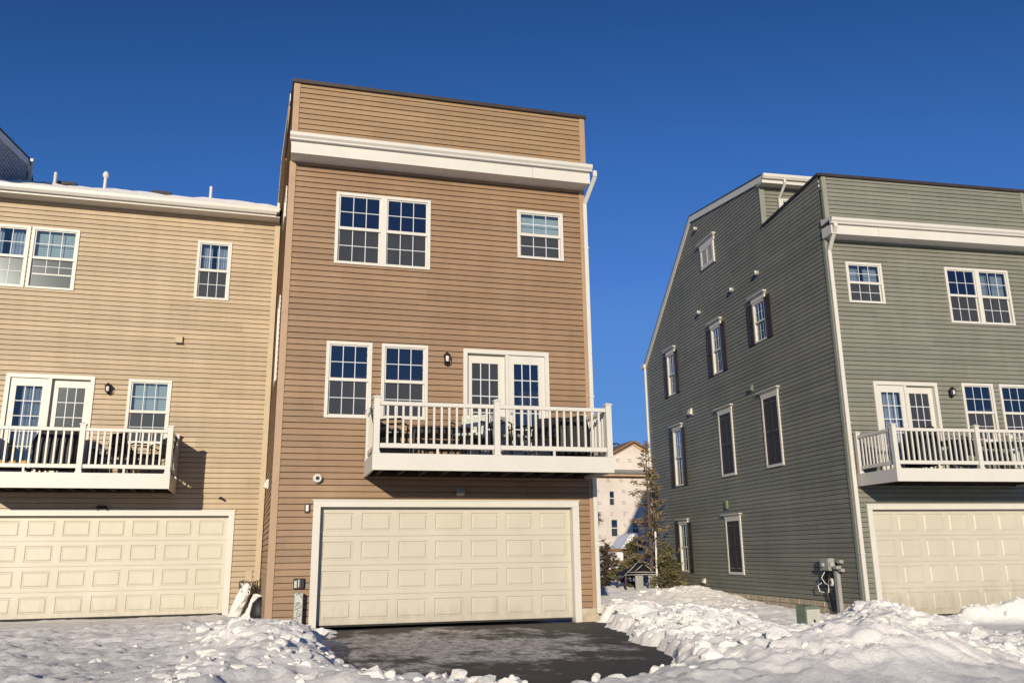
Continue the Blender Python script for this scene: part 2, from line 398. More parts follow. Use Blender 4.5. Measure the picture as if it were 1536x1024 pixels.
def garage(par, s0, s1, z0, z1, trim0, trim1, trimtop, zfoot=None):
    """sectional door, 4 rows of 7 raised panels, set back in a white casing"""
    D = .15; nr, nc = 4, 7; mb = MB(); H = (z1-z0)/nr; W = (s1-s0)/nc
    def ring(a, b):
        for i in range(4): j = (i+1) % 4; mb.quad(a[i], a[j], b[j], b[i])
    def rect(x0, x1, za, zb, y): return [(x0, y, za), (x1, y, za), (x1, y, zb), (x0, y, zb)]
    for r in range(nr):
        za, zb = z0+r*H, z0+(r+1)*H-.009
        for c in range(nc):
            x0, x1 = s0+c*W, s0+(c+1)*W
            r0 = rect(x0, x1, za, zb, D); m, t = .075, .09
            r1 = rect(x0+m, x1-m, za+t, zb-t, D); r2 = rect(x0+m+.012, x1-m-.012, za+t+.012, zb-t-.012, D+.016)
            r3 = rect(x0+m+.026, x1-m-.026, za+t+.026, zb-t-.026, D+.016); r4 = rect(x0+m+.05, x1-m-.05, za+t+.05, zb-t-.05, D+.002)
            ring(r0, r1); ring(r1, r2); ring(r2, r3); ring(r3, r4); mb.quad(*r4)
        mb.quad((s0, D, zb), (s1, D, zb), (s1, D+.02, zb), (s0, D+.02, zb)); mb.quad((s0, D+.02, zb), (s1, D+.02, zb), (s1, D+.02, zb+.009), (s0, D+.02, zb+.009))
        mb.quad((s0, D+.02, zb+.009), (s1, D+.02, zb+.009), (s1, D, zb+.009), (s0, D, zb+.009))
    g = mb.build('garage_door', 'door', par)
    B('weather_seal', 'rubber', g, s0, s1, D-.004, D+.02, z0-.035, z0)
    c = MB(); zf = z0 if zfoot is None else zfoot
    for a, b in ((trim0, s0), (s1, trim1)):
        c.box(a, b, -.035, D+.03, zf, z1); 
    c.box(trim0, trim1, -.035, D+.03, z1+.001, trimtop)
    c.box(trim0-.02, trim1+.02, -.05, -.0, trimtop, trimtop+.022)
    c.build('door_casing', 'white', par)
    return g
def deck(par, s0, s1, z0, z1, ztop, mid, depth=1.54, nb=14):
    """hung deck: rim board, floor, joists, posts, rails, balusters"""
    d = MB(); y0 = -depth
    d.box(s0, s1, y0, y0+.04, z0, z1); d.box(s0, s0+.04, y0+.04, -.02, z0, z1); d.box(s1-.04, s1, y0+.04, -.02, z0, z1)
    root = d.build('deck', 'white', par)
    fl = MB(); y = y0+.045
    while y < -.15: fl.box(s0+.045, s1-.045, y, y+.134, z1-.03, z1-.004); y += .14
    fl.build('floor_boards', 'wood', root)
    j = MB(); x = s0+.2
    while x < s1-.1: j.box(x, x+.04, y0+.045, -.03, z0+.03, z1-.035); x += .4
    j.box(s0+.045, s1-.045, -.028, -.016, z0+.02, z1-.035)
    j.build('joists', 'wood', root)
    pw = .105
    posts = [(s0+.01, y0+.005), (mid-pw/2, y0+.005), (s1-pw-.01, y0+.005), (s0+.01, -.16), (s1-pw-.01, -.16)]
    for x, y in posts:
        p = MB(); p.box(x, x+pw, y, y+pw, z1+.001, ztop-.05); p.box(x-.012, x+pw+.012, y-.012, y+pw+.012, z1+.001, z1+.03)
        o = p.build('railing_post', 'white', root)
        c = MB(); e = .016; c.box(x-e, x+pw+e, y-e, y+pw+e, ztop-.05, ztop-.025)
        zt = ztop; n = len(c.v); c.v += [(x-e+.004, y-e+.004, ztop-.025), (x+pw+e-.004, y-e+.004, ztop-.025), (x+pw+e-.004, y+pw+e-.004, ztop-.025), (x-e+.004, y+pw+e-.004, ztop-.025), (x+pw/2, y+pw/2, zt+.01)]
        for q in ((0, 1, 4), (1, 2, 4), (2, 3, 4), (3, 0, 4)): c.f.append(tuple(n+i for i in q))
        c.build('post_cap', 'white', root)
    rt = ztop-.105; rb = z1+.095
    yc = y0+.005+pw/2
    for a, b in ((s0+.01+pw, mid-pw/2), (mid+pw/2, s1-pw-.01)):
        B('top_rail', 'white', root, a, b, yc-.035, yc+.035, rt-.075, rt, bevel=.01)
        B('bottom_rail', 'white', root, a, b, yc-.022, yc+.022, rb, rb+.085, bevel=.008)
        for i in range(nb):
            x = a+(b-a)*(i+1)/(nb+1); B('baluster', 'white', root, x-.018, x+.018, yc-.018, yc+.018, rb+.085, rt-.075)
        B('rail_foot', 'white', root, (a+b)/2-.02, (a+b)/2+.02, yc-.018, yc+.018, z1, rb)
    for xs in (s0+.01+pw/2, s1-.01-pw/2):
        a, b = y0+.005+pw, -.16
        B('top_rail', 'white', root, xs-.035, xs+.035, a, b, rt-.075, rt, bevel=.01)
        B('bottom_rail', 'white', root, xs-.022, xs+.022, a, b, rb, rb+.085, bevel=.008)
        n = 9
        for i in range(n):
            y = a+(b-a)*(i+1)/(n+1); B('baluster', 'white', root, xs-.018, xs+.018, y-.018, y+.018, rb+.085, rt-.075)
    return root
def wall_lantern(par, x, z, label=None):
    b = MB(); b.box(x-.035, x+.035, -.03, -.014, z-.12, z+.07); b.tube([(x, -.03, z-.05), (x, -.09, z-.12), (x, -.15, z-.10)], .012, 6)
    b.tube([(x, -.03, z+.03), (x, -.08, z+.13), (x, -.14, z+.12)], .01, 6)
    o = b.build('wall_lantern', 'black', par)
    c = MB(); c.lathe([(.012, .12), (.03, .105), (.075, .06), (.078, .045)], (x, -.14, z), 8); c.lathe([(.05, -.085), (.055, -.07), (.02, -.1)], (x, -.14, z), 8)
    for t in range(4):
        a = PI/4+t*PI/2; c.bar((x+.055*math.cos(a), -.14+.055*math.sin(a), z-.08), (x+.07*math.cos(a), -.14+.07*math.sin(a), z+.05), .012, .012)
    c.build('lantern_cage', 'black', o)
    g = MB(); g.lathe([(.035, -.07), (.045, .04)], (x, -.14, z), 8); g.build('lantern_glass', 'lampglass', o)
    return o
def downspout(par, pts, w=.075, d=.055, mat='white', label=None):
    m = MB()
    for p, q in zip(pts, pts[1:]):
        m.bar(p, q, w, d, up=(0, 1, 0))
    z = pts[1][2]
    o = m.build('downspout', mat, par, bevel=.008)
    s = MB()
    a, b = Vector(pts[-2]), Vector(pts[-1])
    for t in (.12, .5, .85):
        p = a.lerp(b, t); s.box(p.x-w/2-.01, p.x+w/2+.01, p.y-d/2-.006, p.y+d/2+.01, p.z-.012, p.z+.012)
    s.build('strap', mat, o); return o

# ------------------------------------------------------------------ the two mirrored tall townhouses
W = 6.207
Z = dict(cap=10.70, gut=9.35, fab=8.96, w2t=8.383, w2b=6.865, s2t=8.367, s2b=7.2825, w1t=5.282, w1b=3.794, dt=5.263, dk=2.968, dkb=2.68, gtt=2.249, got=2.137)
RIDGE = (7.99, 12.83); EAVE = (3.05, 12.05); END = (13.14, 8.65); PART = 10.46
def zroof(v):
    if v <= RIDGE[0]: return EAVE[1]+(v-EAVE[0])*(RIDGE[1]-EAVE[1])/(RIDGE[0]-EAVE[0])
    return RIDGE[1]+(v-RIDGE[0])*(END[1]-RIDGE[1])/(END[0]-RIDGE[0])
def side_right(z):
    if z <= END[1]: return END[0]
    return END[0]+(z-END[1])*(RIDGE[0]-END[0])/(RIDGE[1]-END[1])
def side_left(z):
    if z <= EAVE[1]: return EAVE[0]
    return EAVE[0]+(z-EAVE[1])*(RIDGE[0]-EAVE[0])/(RIDGE[1]-EAVE[1])
def shutters(par, P, s0, s1, z0, z1, w=.33):
    for a in (s0-w-.01, s1+.01):
        m = MB()
        def bx(x0, x1, o0, o1, za, zb):
            p = [P(s, o, z) for z in (za, zb) for o in (o0, o1) for s in (x0, x1)]; n = len(m.v); m.v += p
            for q in ((0, 2, 3, 1), (4, 5, 7, 6), (0, 1, 5, 4), (2, 6, 7, 3), (0, 4, 6, 2), (1, 3, 7, 5)): m.f.append(tuple(n+i for i in q))
        bx(a, a+w, .016, .034, z0, z1)
        for x in (a, a+w-.05): bx(x, x+.05, .034, .05, z0, z1)
        zz = (z0, z0+(z1-z0)*.45, z1-.07)
        for z in zz: bx(a+.05, a+w-.05, .034, .05, z, z+.07)
        for za, zb in ((zz[0]+.07, zz[1]), (zz[1]+.07, zz[2])): bx(a+.085, a+w-.085, .034, .045, za+.04, zb-.04)
        m.build('shutter', 'shutter', par)
def closed_shutter(par, P, s0, s1, z0, z1):
    f = MB()
    def bxm(m, x0, x1, o0, o1, za, zb):
        p = [P(s, o, z) for z in (za, zb) for o in (o0, o1) for s in (x0, x1)]; n = len(m.v); m.v += p
        for q in ((0, 2, 3, 1), (4, 5, 7, 6), (0, 1, 5, 4), (2, 6, 7, 3), (0, 4, 6, 2), (1, 3, 7, 5)): m.f.append(tuple(n+i for i in q))
    w = .075
    bxm(f, s0, s0+w, -.03, .045, z0, z1); bxm(f, s1-w, s1, -.03, .045, z0, z1); bxm(f, s0+w, s1-w, -.03, .043, z1-w, z1); bxm(f, s0+w, s1-w, -.03, .048, z0, z0+w)
    o = f.build('shuttered_opening', 'white', par)
    mid = (s0+s1)/2
    for a, b in ((s0+w, mid-.005), (mid+.005, s1-w)):
        m = MB(); bxm(m, a, b, -.02, .012, z0+w, z1-w)
        for x in (a, b-.05): bxm(m, x, x+.05, .012, .028, z0+w, z1-w)
        H = z1-z0-2*w; zz = (z0+w, z0+w+H*.44, z1-w-.08)
        for z in zz: bxm(m, a+.05, b-.05, .012, .028, z, z+.08)
        for za, zb in ((zz[0]+.08, zz[1]), (zz[1]+.08, zz[2])): bxm(m, a+.085, b-.085, .012, .023, za+.05, zb-.05)
        m.build('closed_shutter', 'shutter', o)
    return o
def header(par, P, s0, s1, z0, z1):
    m = MB()
    def tz(a0, a1, b0, b1, oa, ob, za, zb):
        p = [P(a0, -.01, za), P(a1, -.01, za), P(a0, oa, za), P(a1, oa, za), P(b0, -.01, zb), P(b1, -.01, zb), P(b0, ob, zb), P(b1, ob, zb)]
        n = len(m.v); m.v += p
        for q in ((0, 2, 3, 1), (4, 5, 7, 6), (0, 1, 5, 4), (2, 6, 7, 3), (0, 4, 6, 2), (1, 3, 7, 5)): m.f.append(tuple(n+i for i in q))
    h = z1-z0
    tz(s0, s1, s0, s1, .05, .05, z0, z0+h*.5); tz(s0, s1, s0-.09, s1+.09, .05, .12, z0+h*.5+.001, z0+h*.82); tz(s0-.1, s1+.1, s0-.1, s1+.1, .13, .13, z0+h*.82+.001, z1)
    m.build('window_header', 'white', par)
def round_vent(par, P, s, z, r=.07, out=.09, mat='galv'):
    m = MB(); c = Vector(P(s, .01, z)); d = Vector(P(s, out+.01, z))-c; ax = d.normalized()
    m.tube([c, c+d*.75, c+d], [r, r, r*.8], 14)
    o = m.build('round_vent', mat, par)
    k = MB(); k.tube([c+d*.99, c+d*1.03], r*.45, 12); k.build('vent_opening', 'black', o); return o
def hood_vent(par, P, s, z, w=.16, mat='plastic'):
    m = MB()
    a, b = s-w/2, s+w/2
    p = [P(a, .012, z-w/2), P(b, .012, z-w/2), P(b, .012, z+w/2), P(a, .012, z+w/2), P(a, .12, z-w*.35), P(b, .12, z-w*.35), P(b, .06, z+w*.42), P(a, .06, z+w*.42)]
    n = len(m.v); m.v += p
    for q in ((0, 1, 2, 3), (4, 5, 6, 7), (0, 1, 5, 4), (1, 2, 6, 5), (2, 3, 7, 6), (3, 0, 4, 7)): m.f.append(tuple(n+i for i in q))
    return m.build('hood_vent', mat, par)

def tall_house(root, mir, mat, shear=0, z_low=0., par_in=(0, 0), gz0=0.):
    """rear of a narrow four storey townhouse; mir mirrors the plan left to right"""
    def u(a, b): return (W-b, W-a) if mir else (a, b)
    sh = lambda x, y, z: (x-shear*max(y, 0), y, z)
    post = mat+'_post'
    win = [(*u(.916, 1.876), Z['w2b'], Z['w2t']), (*u(1.876, 2.835), Z['w2b'], Z['w2t']), (*u(4.688, 5.711), Z['s2b'], Z['s2t']),
           (*u(.846, 1.722), Z['w1b'], Z['w1t']), (*u(1.905, 2.817), Z['w1b'], Z['w1t'])]
    dr = (*u(3.53, 5.32), Z['dk'], Z['dt']); gd = (*u(.861, 5.741), gz0, Z['got'])
    ins = .01
    opens = [(a+ins, b-ins, c+ins, d-ins) for a, b, c, d in win+[dr]]+[(gd[0], gd[1], gz0-.2, gd[3])]
    mb = siding(front, z_low, 8.95, lambda z: .02, lambda z: W-.02, opens)
    mb.build('rear_wall', mat, root)
    pa, pb = par_in
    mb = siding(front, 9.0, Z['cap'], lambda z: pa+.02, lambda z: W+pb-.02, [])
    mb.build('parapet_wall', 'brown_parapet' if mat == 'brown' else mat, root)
    # corner boards wrap both faces
    for x0, x1, side in ((-.022, .1, 'l'), (W-.1, W+.022, 'r')):
        m = MB(); m.box(x0, x1, -.026, -.001, z_low, 8.95)
        s = (-.026, -.001) if side == 'l' else (W+.001, W+.026)
        m.box(s[0], s[1], -.001, .09, z_low, 8.95); m.build('corner_board', post, root)
    for x0, x1, side in ((pa-.022, pa+.1, 'l'), (W+pb-.1, W+pb+.022, 'r')):
        m = MB(); m.box(x0, x1, -.026, -.001, 9.3, Z['cap'])
        s = (pa-.026, pa-.001) if side == 'l' else (W+pb+.001, W+pb+.026)
        m.box(s[0], s[1], -.001, .09, 9.3, Z['cap']); m.build('corner_board', post, root)
    # cornice: soffit, fascia, gutter
    ov = .06 if mir else .012
    B('soffit', 'soffit', root, -ov+.004, W+ov-.004, -.395, .0, 8.955, 8.975)
    fs = (W-4.93) if mir else 4.93
    B('fascia', 'white', root, -ov, fs-.002, -.42, -.395, 8.945, 9.21); B('fascia', 'white', root, fs+.002, W+ov, -.423, -.395, 8.945, 9.21)
    for a, b in ((-ov, -ov+.02), (W+ov-.02, W+ov)): B('fascia_return', 'white', root, a, b, -.395, -.002, 8.975, 9.21)
    g = MB(); g.prism([(-.42, 9.2), (-.50, 9.2), (-.505, 9.23), (-.545, 9.27), (-.55, 9.335), (-.535, 9.35), (-.42, 9.35)], -ov-.03, W+ov+.03, 'yz')
    g.build('gutter', 'white', root)
    sn = MB(); sn.prism([(-.42, 9.33), (-.42, 9.37), (0, 9.47), (0, 9.3)], -ov, W+ov, 'yz'); sn.build('cornice_flashing', 'white', root)
    B('parapet_cap', 'dark_metal', root, pa-.06, W+pb+.06, -.07, .2, Z['cap']+.001, Z['cap']+.075)
    # sides
    for side in 'lr':
        if side == 'l': P = lambda s, o, z: sh(-o, s, z)
        else: P = lambda s, o, z: sh(W+o, s, z)
        feat = (side == 'l') == mir
        op = []
        if feat:
            op = [(3.29, 4.01, 7.17, 8.377), (6.26, 6.96, 6.83, 8.377), (10.19, 10.91, 6.83, 8.377), (9.96, 10.74, 3.50, 5.52), (9.91, 10.67, .53, 2.19)]
        elif not mir:
            op = [(1.2, 2.0, 8.25, 8.93), (1.4, 2.2, 4.75, 6.55)]
        m = siding(P, z_low, 8.95, lambda z: .0, side_right, op)
        m2 = siding(P, 8.95, PART, lambda z: .0, side_right, [])
        m3 = siding(P, PART, 10.69, lambda z: 0., lambda z: max(.02, EAVE[0]*(10.70-z)/(10.70-PART)), [])
        m4 = siding(P, PART, RIDGE[1], side_left, side_right, [])
        for q in (m2, m3, m4):
            n = len(m.v); m.v += q.v; m.f += [tuple(i+n for i in f) for f in q.f]
        m.build('side_wall', mat, root)
        x0, x1 = (-.03, .12) if side == 'l' else (W-.12, W+.03)
        # sloping cap of the parapet side, rake boards, roof edge
        c = MB(); c.prism([(-.05, 10.705), (EAVE[0], PART+.005), (EAVE[0], PART+.075), (-.05, 10.775)], x0-.02, x1, 'yz'); c.build('parapet_cap', 'dark_metal', root, xf=sh)
        r = MB(); xa, xb = ((-.055, -.015) if mir else (-.02, .0)) if side == 'l' else (W+.015, W+.055); gut0 = -.08 if mir else .06
        r.prism([(2.72, 11.80), (2.72, 12.0), RIDGE, (RIDGE[0], RIDGE[1]-.22)], xa, xb, 'yz')
        r.prism([(RIDGE[0], RIDGE[1]-.22), RIDGE, (13.40, zroof(13.40)), (13.40, zroof(13.40)-.26), (13.18, zroof(13.18)-.24)], xa, xb, 'yz')
        r.build('rake_board', 'white', root, xf=sh)
        if feat:
            for (a, b, c_, d) in op[:3]:
                w_ = window(root, P, a-.01, b+.01, c_-.01, d+.01, look=('glass', 'screen'), cols=3)
                shutters(root, P, a-.01, b+.01, c_-.01, d+.01); header(root, P, a-.05, b+.05, d+.012, 8.584)
            a, b, c_, d = op[3]; window(root, P, a-.01, b+.01, c_-.01, d+.01, cover='blind', look=('clear', 'screen'), label='tall narrow window with a pale blind behind its upper sash'); shutters(root, P, a-.01, b+.01, c_-.01, d+.01); header(root, P, a-.05, b+.05, d+.012, 5.68)
            a, b, c_, d = op[4]; window(root, P, a-.01, b+.01, c_-.01, d+.01); shutters(root, P, a-.01, b+.01, c_-.01, d+.01); header(root, P, a-.05, b+.05, d+.012, 2.33)
            for a, b, c_, d, h in ((5.91, 6.89, 3.49, 5.53, 5.68), (2.99, 3.95, 3.49, 5.53, 5.69), (5.87, 6.9, .52, 2.19, 2.33)):
                closed_shutter(root, P, a, b, c_, d); header(root, P, a-.02, b+.02, d+.002, h)
            # louvred attic vent
            lv = MB()
            def bx(x0_, x1_, o0, o1, za, zb):
                p = [P(s, o, z) for z in (za, zb) for o in (o0, o1) for s in (x0_, x1_)]; n = len(lv.v); lv.v += p
                for q in ((0, 2, 3, 1), (4, 5, 7, 6), (0, 1, 5, 4), (2, 6, 7, 3), (0, 4, 6, 2), (1, 3, 7, 5)): lv.f.append(tuple(n+i for i in q))
            a, b, c_, d = 6.29, 7.33, 10.556, 11.31
            bx(a, a+.12, .01, .06, c_, d); bx(b-.12, b, .01, .06, c_, d); bx(a+.12, b-.12, .01, .058, d-.12, d); bx(a+.12, b-.12, .01, .058, c_, c_+.12)
            bx(a+.12, b-.12, .012, .018, c_+.12, d-.12); bx((a+b)/2-.03, (a+b)/2+.03, .018, .052, c_+.12, d-.12)
            z = c_+.14
            while z < d-.15: bx(a+.12, b-.12, .02, .045, z, z+.022); z += .05
            lv.build('attic_vent', 'white', root); header(root, P, a-.05, b+.05, d+.002, 11.53)
            for s, z in ((3.56, 9.23), (5.24, 9.23), (7.77, 9.2), (7.58, 12.2)): round_vent(root, P, s, z, .075, .12)
            hood_vent(root, P, 4.5, 5.92, .2, 'greenbox'); hood_vent(root, P, 9.04, 5.95, .24, 'white'); hood_vent(root, P, 8.79, .27, .16, 'white')
            lb = MB(); p0 = P(6.62, .015, 2.5); p1 = P(6.77, .09, 2.76); xs = sorted((p0[0], p1[0])); ys = sorted((p0[1], p1[1])); lb.box(xs[0], xs[1], ys[0], ys[1], 2.5, 2.76); lb.build('side_light_box', 'greenbox', root, bevel=.008)
        elif not mir:
            for (a, b, c_, d) in op: window(root, P, a-.01, b+.01, c_-.01, d+.01)
            hood_vent(root, P, 2.6, 2.75, .2, 'white'); 
    # loft wall behind the parapet
    LP = lambda s, o, z: sh(s, EAVE[0]-o, z)
    lo = (*u(4.6, 5.55), 10.72, 11.43)
    m = siding(LP, 10.4, 11.98, lambda z: .02, lambda z: W-.02, [(lo[0]+.01, lo[1]-.01, lo[2]+.01, lo[3]-.01)]); m.build('loft_wall', mat, root)
    window(root, LP, *lo, label='small loft window half hidden behind the parapet')
    for a, b in ((-.024, .14), (W-.14, W+.024)): B('loft_corner_board', post, root, a, b, EAVE[0]-.03, EAVE[0]-.001, 10.4, 11.97, xf=sh)
    m = MB(); m.box(gut0, W+.05, 2.72, EAVE[0], 11.76, 11.785); m.build('loft_soffit', 'soffit', root, xf=sh)
    m = MB(); m.box(gut0, W+.05, 2.70, 2.72, 11.75, 11.95); m.build('loft_fascia', 'white', root, xf=sh)
    m = MB(); m.prism([(2.70, 11.86), (2.62, 11.86), (2.58, 11.92), (2.575, 12.0), (2.70, 12.0)], gut0, W+.08, 'yz'); m.build('loft_gutter', 'white', root, xf=sh)
    xd = .62 if mir else W-.62
    downspout(root, [sh(xd, 2.63, 11.9), sh(xd, 2.63, 11.74), sh(xd-.04, 2.96, 11.4), sh(xd-.04, 2.98, 10.45)], .07, .05)
    # roofs, back, added dark sheets in place of room shade
    m = MB()
    for p in ([(2.70, 12.0), RIDGE, (RIDGE[0], RIDGE[1]+.03), (2.66, 12.03)], [(RIDGE[0], RIDGE[1]), (13.45, zroof(13.45)), (13.47, zroof(13.47)+.04), (RIDGE[0], RIDGE[1]+.03)]):
        m.prism(p, -.07 if mir else -.005, W+.07, 'yz')
    m.build('roof', 'shingle', root, xf=sh)
    m = MB(); m.box(.02, W-.02, .0, EAVE[0], 10.3, 10.33); m.build('flat_roof', 'shingle', root, xf=sh)
    m = MB(); m.box(.04, W-.04, END[0]-.05, END[0], z_low, END[1]); m.build('street_wall', mat, root, xf=sh)
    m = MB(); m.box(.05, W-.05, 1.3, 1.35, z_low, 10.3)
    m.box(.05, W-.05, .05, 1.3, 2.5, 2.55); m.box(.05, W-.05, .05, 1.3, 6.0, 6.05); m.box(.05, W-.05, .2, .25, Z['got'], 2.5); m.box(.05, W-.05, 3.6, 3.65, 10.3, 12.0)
    m.build('shade_backing', 'room_shade', root, xf=sh)
    wl = MB()
    for xx in (.6 if mir else W-.6,): wl.box(min(xx-1.2, xx+1.2), max(xx-1.2, xx+1.2), 1.35, 12, 0.1, 0.12)
    # openings of the rear wall
    for k, (a, b, c_, d) in enumerate(win):
        kw = {}
        if not mir and k == 2: kw = dict(cover='blind', look=('clear', 'screen'), label='small top floor window with its pale blind down')
        if mir and k in (0, 2): kw = dict(cover='curtain', look=('glass', 'screen'))
        window(root, front, a, b, c_, d, open_=0, **kw)
    patio_door(root, front, *dr, flip=mir, curtain=mir)
    t0, t1 = u(.731, 5.874)
    garage(root, gd[0], gd[1], gz0+.05, gd[3], t0, t1, Z['gtt'], gz0-.1)
    dk = deck(root, *u(1.623, 6.054), Z['dkb'], Z['dk'], 3.985, (W-3.84) if mir else 3.84)
    lx = u(3.18, 3.18)[0]
    wall_lantern(root, lx, 5.02)
    return root

# brown townhouse
HB = thing('townhouse', 'tall brown sided townhouse with white deck over an almond garage door, in the middle', 'house', (-.13, 16.155, 0))
tall_house(HB, False, 'brown', shear=.042, z_low=0.02, par_in=(.0, .06))
m = MB(); xr = W+.005
downspout(HB, [(W+.10, -.50, 9.22), (W+.10, -.50, 9.08), (W-.0, -.075, 8.62), (W+.0, -.075, .12)], .085, .06)
B('foundation', 'concrete', HB, 5.88, W+.02, -.03, .1, -.15, .22, bevel=.01)
B('foundation', 'concrete', HB, -.02, .72, -.02, .1, -.2, .03)
round_vent(HB, front, .78, 2.65, .085, .12, 'white')
m = MB(); m.box(3.40, 3.52, -.05, -.014, 2.40, 2.50); o = m.build('flood_light', 'plastic', HB)
m = MB(); m.obox((3.46, -.11, 2.40), (.075, 0, 0), (0, .05, -.02), (0, .02, .035)); m.build('lamp_head', 'plastic', o)
m = MB(); m.box(.575, .665, -.06, -.014, 2.03, 2.20); o = m.build('garage_light', 'dark_metal', HB, bevel=.006)
B('lamp_glass', 'lampglass', o, .595, .645, -.068, -.06, 2.06, 2.17)
m = MB(); m.box(.44, .64, -.05, -.014, .70, .88); o = m.build('meter_panel', 'dark_metal', HB, bevel=.006)
m = MB(); m.box(.455, .50, -.075, -.05, .72, .84); m.box(.52, .545, -.072, -.05, .73, .86); m.build('meter_module', 'galv', o)
m = MB(); m.box(.57, .625, -.09, -.05, .71, .87); m.build('breaker_module', 'black', o, bevel=.005)
m = MB(); m.box(.46, .615, -.24, -.10, -.05, .64); o = m.build('utility_pedestal', 'galv', None, bevel=.012); o.location = (-.13, 16.155, 0)
tag(o, 'slim scuffed grey utility pedestal standing left of the brown house garage door', 'utility box')
m = MB()
for i in range(9):
    zz = .08+i*.045; m.tube([(.50+.03*math.sin(i*1.7), -.243, zz), (.545+.03*math.cos(i*2.1), -.245, zz+.05), (.57-.02*math.sin(i), -.243, zz+.02)], .006, 5)
for q in (.45, .60): m.tube([(.49, -.243, q), (.55, -.246, q+.03), (.59, -.243, q-.04)], .007, 5)
k = m.build('scrawled_paint', 'greenbox', o)

# green townhouse
HG = thing('townhouse', 'tall green sided townhouse at the right with dark shutters along its gable side', 'house', (13.1663, 17.5588, .0333), -.0642)
tall_house(HG, True, 'green', z_low=-.03, par_in=(.10, .0), gz0=-.335)
downspout(HG, [(.02, -.50, 9.22), (.02, -.50, 9.10), (.045, -.075, 8.62), (.045, -.075, -.2)], .10, .06)
m = MB()
m.box(-.01, .3, -.012, .1, -.5, -.03); m.box(-.012, .1, .1, 13.1, -.5, -.03); m.box(5.9, W, -.012, .1, -.5, -.03); m.build('foundation', 'concrete', HG)
st = MB(); s = .2
while s < 12.8:
    l = random.uniform(.3, .55)
    for zz in (-.16, -.31): st.box(-.03-random.random()*.012, -.012, s, s+l-.015, zz+.004, zz+.128)
    s += l
st.build('foundation_stones', 'concrete', HG, bevel=.01)
# meter box, conduit and cables on the green gable side
m = MB(); m.box(-.19, -.016, 1.02, 1.42, .72, 1.02); o = m.build('electric_meter', 'plastic', HG, bevel=.015)
m = MB(); m.lathe([(.085, 0), (.085, .05), (.06, .075)], (-.10, 1.02, .87), 14, 'y'); m.lathe([(.06, 0), (.05, .06)], (-.2, 1.24, .86), 12, 'x'); m.build('meter_dial', 'galv', o)
m = MB(); m.box(-.15, -.02, .74, .92, .76, .84); m.box(-.13, -.02, .62, .76, .9, .98); m.box(-.13, -.02, .60, .74, .7, .78); m.build('junction_box', 'plastic', o, bevel=.008)
m = MB(); m.box(-.12, -.02, .80, .96, -.3, .72); m.build('conduit', 'plastic', HG, bevel=.02)
m = MB()
for i in range(7):
    a = random.uniform(-.05, .05); y = 1.12+.05*i
    m.tube([(-.1, y, .72), (-.13, y+.08*math.sin(i), .45), (-.12, 1.2+a, .2), (-.08, 1.15+a, -.25)], .016, 6)
m.build('cable_bundle', 'black', HG)
m = MB(); m.tube([(-.12, 1.3, .72), (-.17, 1.42, .55), (-.16, 1.30, .42), (-.13, 1.2, .38), (-.16, 1.18, .2)], .011, 6); m.tube([(-.14, 1.5, .42), (-.17, 1.62, .36), (-.16, 1.58, .22), (-.12, 1.45, .2)], .012, 6); m.build('white_cable', 'cloth', HG)
B('street_downspout', 'white', HG, -.09, -.02, 13.17, 13.25, -.1, 8.40); B('street_gutter_end', 'white', HG, -.12, -.02, 13.15, 13.5, 8.40, 8.56)
round_vent(HG, leftside, 1.12, .45, .1, .12, 'white')

# ------------------------------------------------------------------ tan house
HT = thing('townhouse', 'lower tan sided house with snow along its roof edge, left of the brown one', 'house', (-.364, 20.6125, .025), .0166)
TW = -7.42
twin = [(-5.47, -4.47, 7.22, 8.70), (-6.50, -5.50, 7.22, 8.70), (-1.872, -1.082, 7.22, 8.70), (-3.106, -2.183, 3.73, 5.214)]
tdr = (-5.60, -3.81, 2.943, 5.24); tgd = (-5.62, -.74, 0, 2.15)
ins = .01
opens = [(a+ins, b-ins, c+ins, d-ins) for a, b, c, d in twin+[tdr]]+[(tgd[0], tgd[1], -.3, tgd[3])]
siding(front, .0, 9.33, lambda z: TW, lambda z: -.02, opens).build('rear_wall', 'tan', HT)
def tz(v): return 9.50+.43*(v+.40) if v < 6 else 9.50+.43*(6.4)-.43*(v-6)
Pr = lambda s, o, z: (0+o, s, z)
siding(Pr, .0, 12.2, lambda z: 0. if z < 9.6 else (z-9.5)/.43-.4, lambda z: 12. if z < 9.6 else 12.4-(z-9.5)/.43, []).build('side_wall', 'tan', HT)
m = MB(); m.box(-.10, .02, -.026, -.001, 0, 9.33); m.box(.001, .026, -.001, .09, 0, 9.33); m.build('corner_board', 'tan_post', HT)
window(HT, front, *twin[0], cover='blind', look=('clear', 'screen'), open_=.3, label='top floor window with its lower sash raised a little')
window(HT, front, *twin[1], cover='curtain', look=('clear', 'screen'))
window(HT, front, *twin[2], cover='curtain', look=('clear', 'screen'), label='single top floor window with pale curtains')
window(HT, front, *twin[3], cover='blind', look=('clear', 'screen'), label='window beside the patio door with its pale blind down')
patio_door(HT, front, *tdr, flip=True, curtain=True)
garage(HT, tgd[0], tgd[1], .03, tgd[3], -5.75, -.61, 2.265, -.1)
deck(HT, -5.75, -1.905, 2.634, 2.943, 3.975, -3.66, nb=12)
wall_lantern(HT, -3.51, 4.96)
B('soffit', 'soffit', HT, TW, .0, -.37, 0, 9.335, 9.352)
B('fascia', 'white', HT, TW, -.09, -.39, -.37, 9.33, 9.50)
g = MB(); g.prism([(-.39, 9.38), (-.46, 9.38), (-.50, 9.44), (-.505, 9.52), (-.49, 9.535), (-.39, 9.535)], TW, -.08, 'yz'); g.build('gutter', 'white', HT)
B('gutter_end', 'white', HT, -.079, -.02, -.52, -.1, 9.42, 9.66)
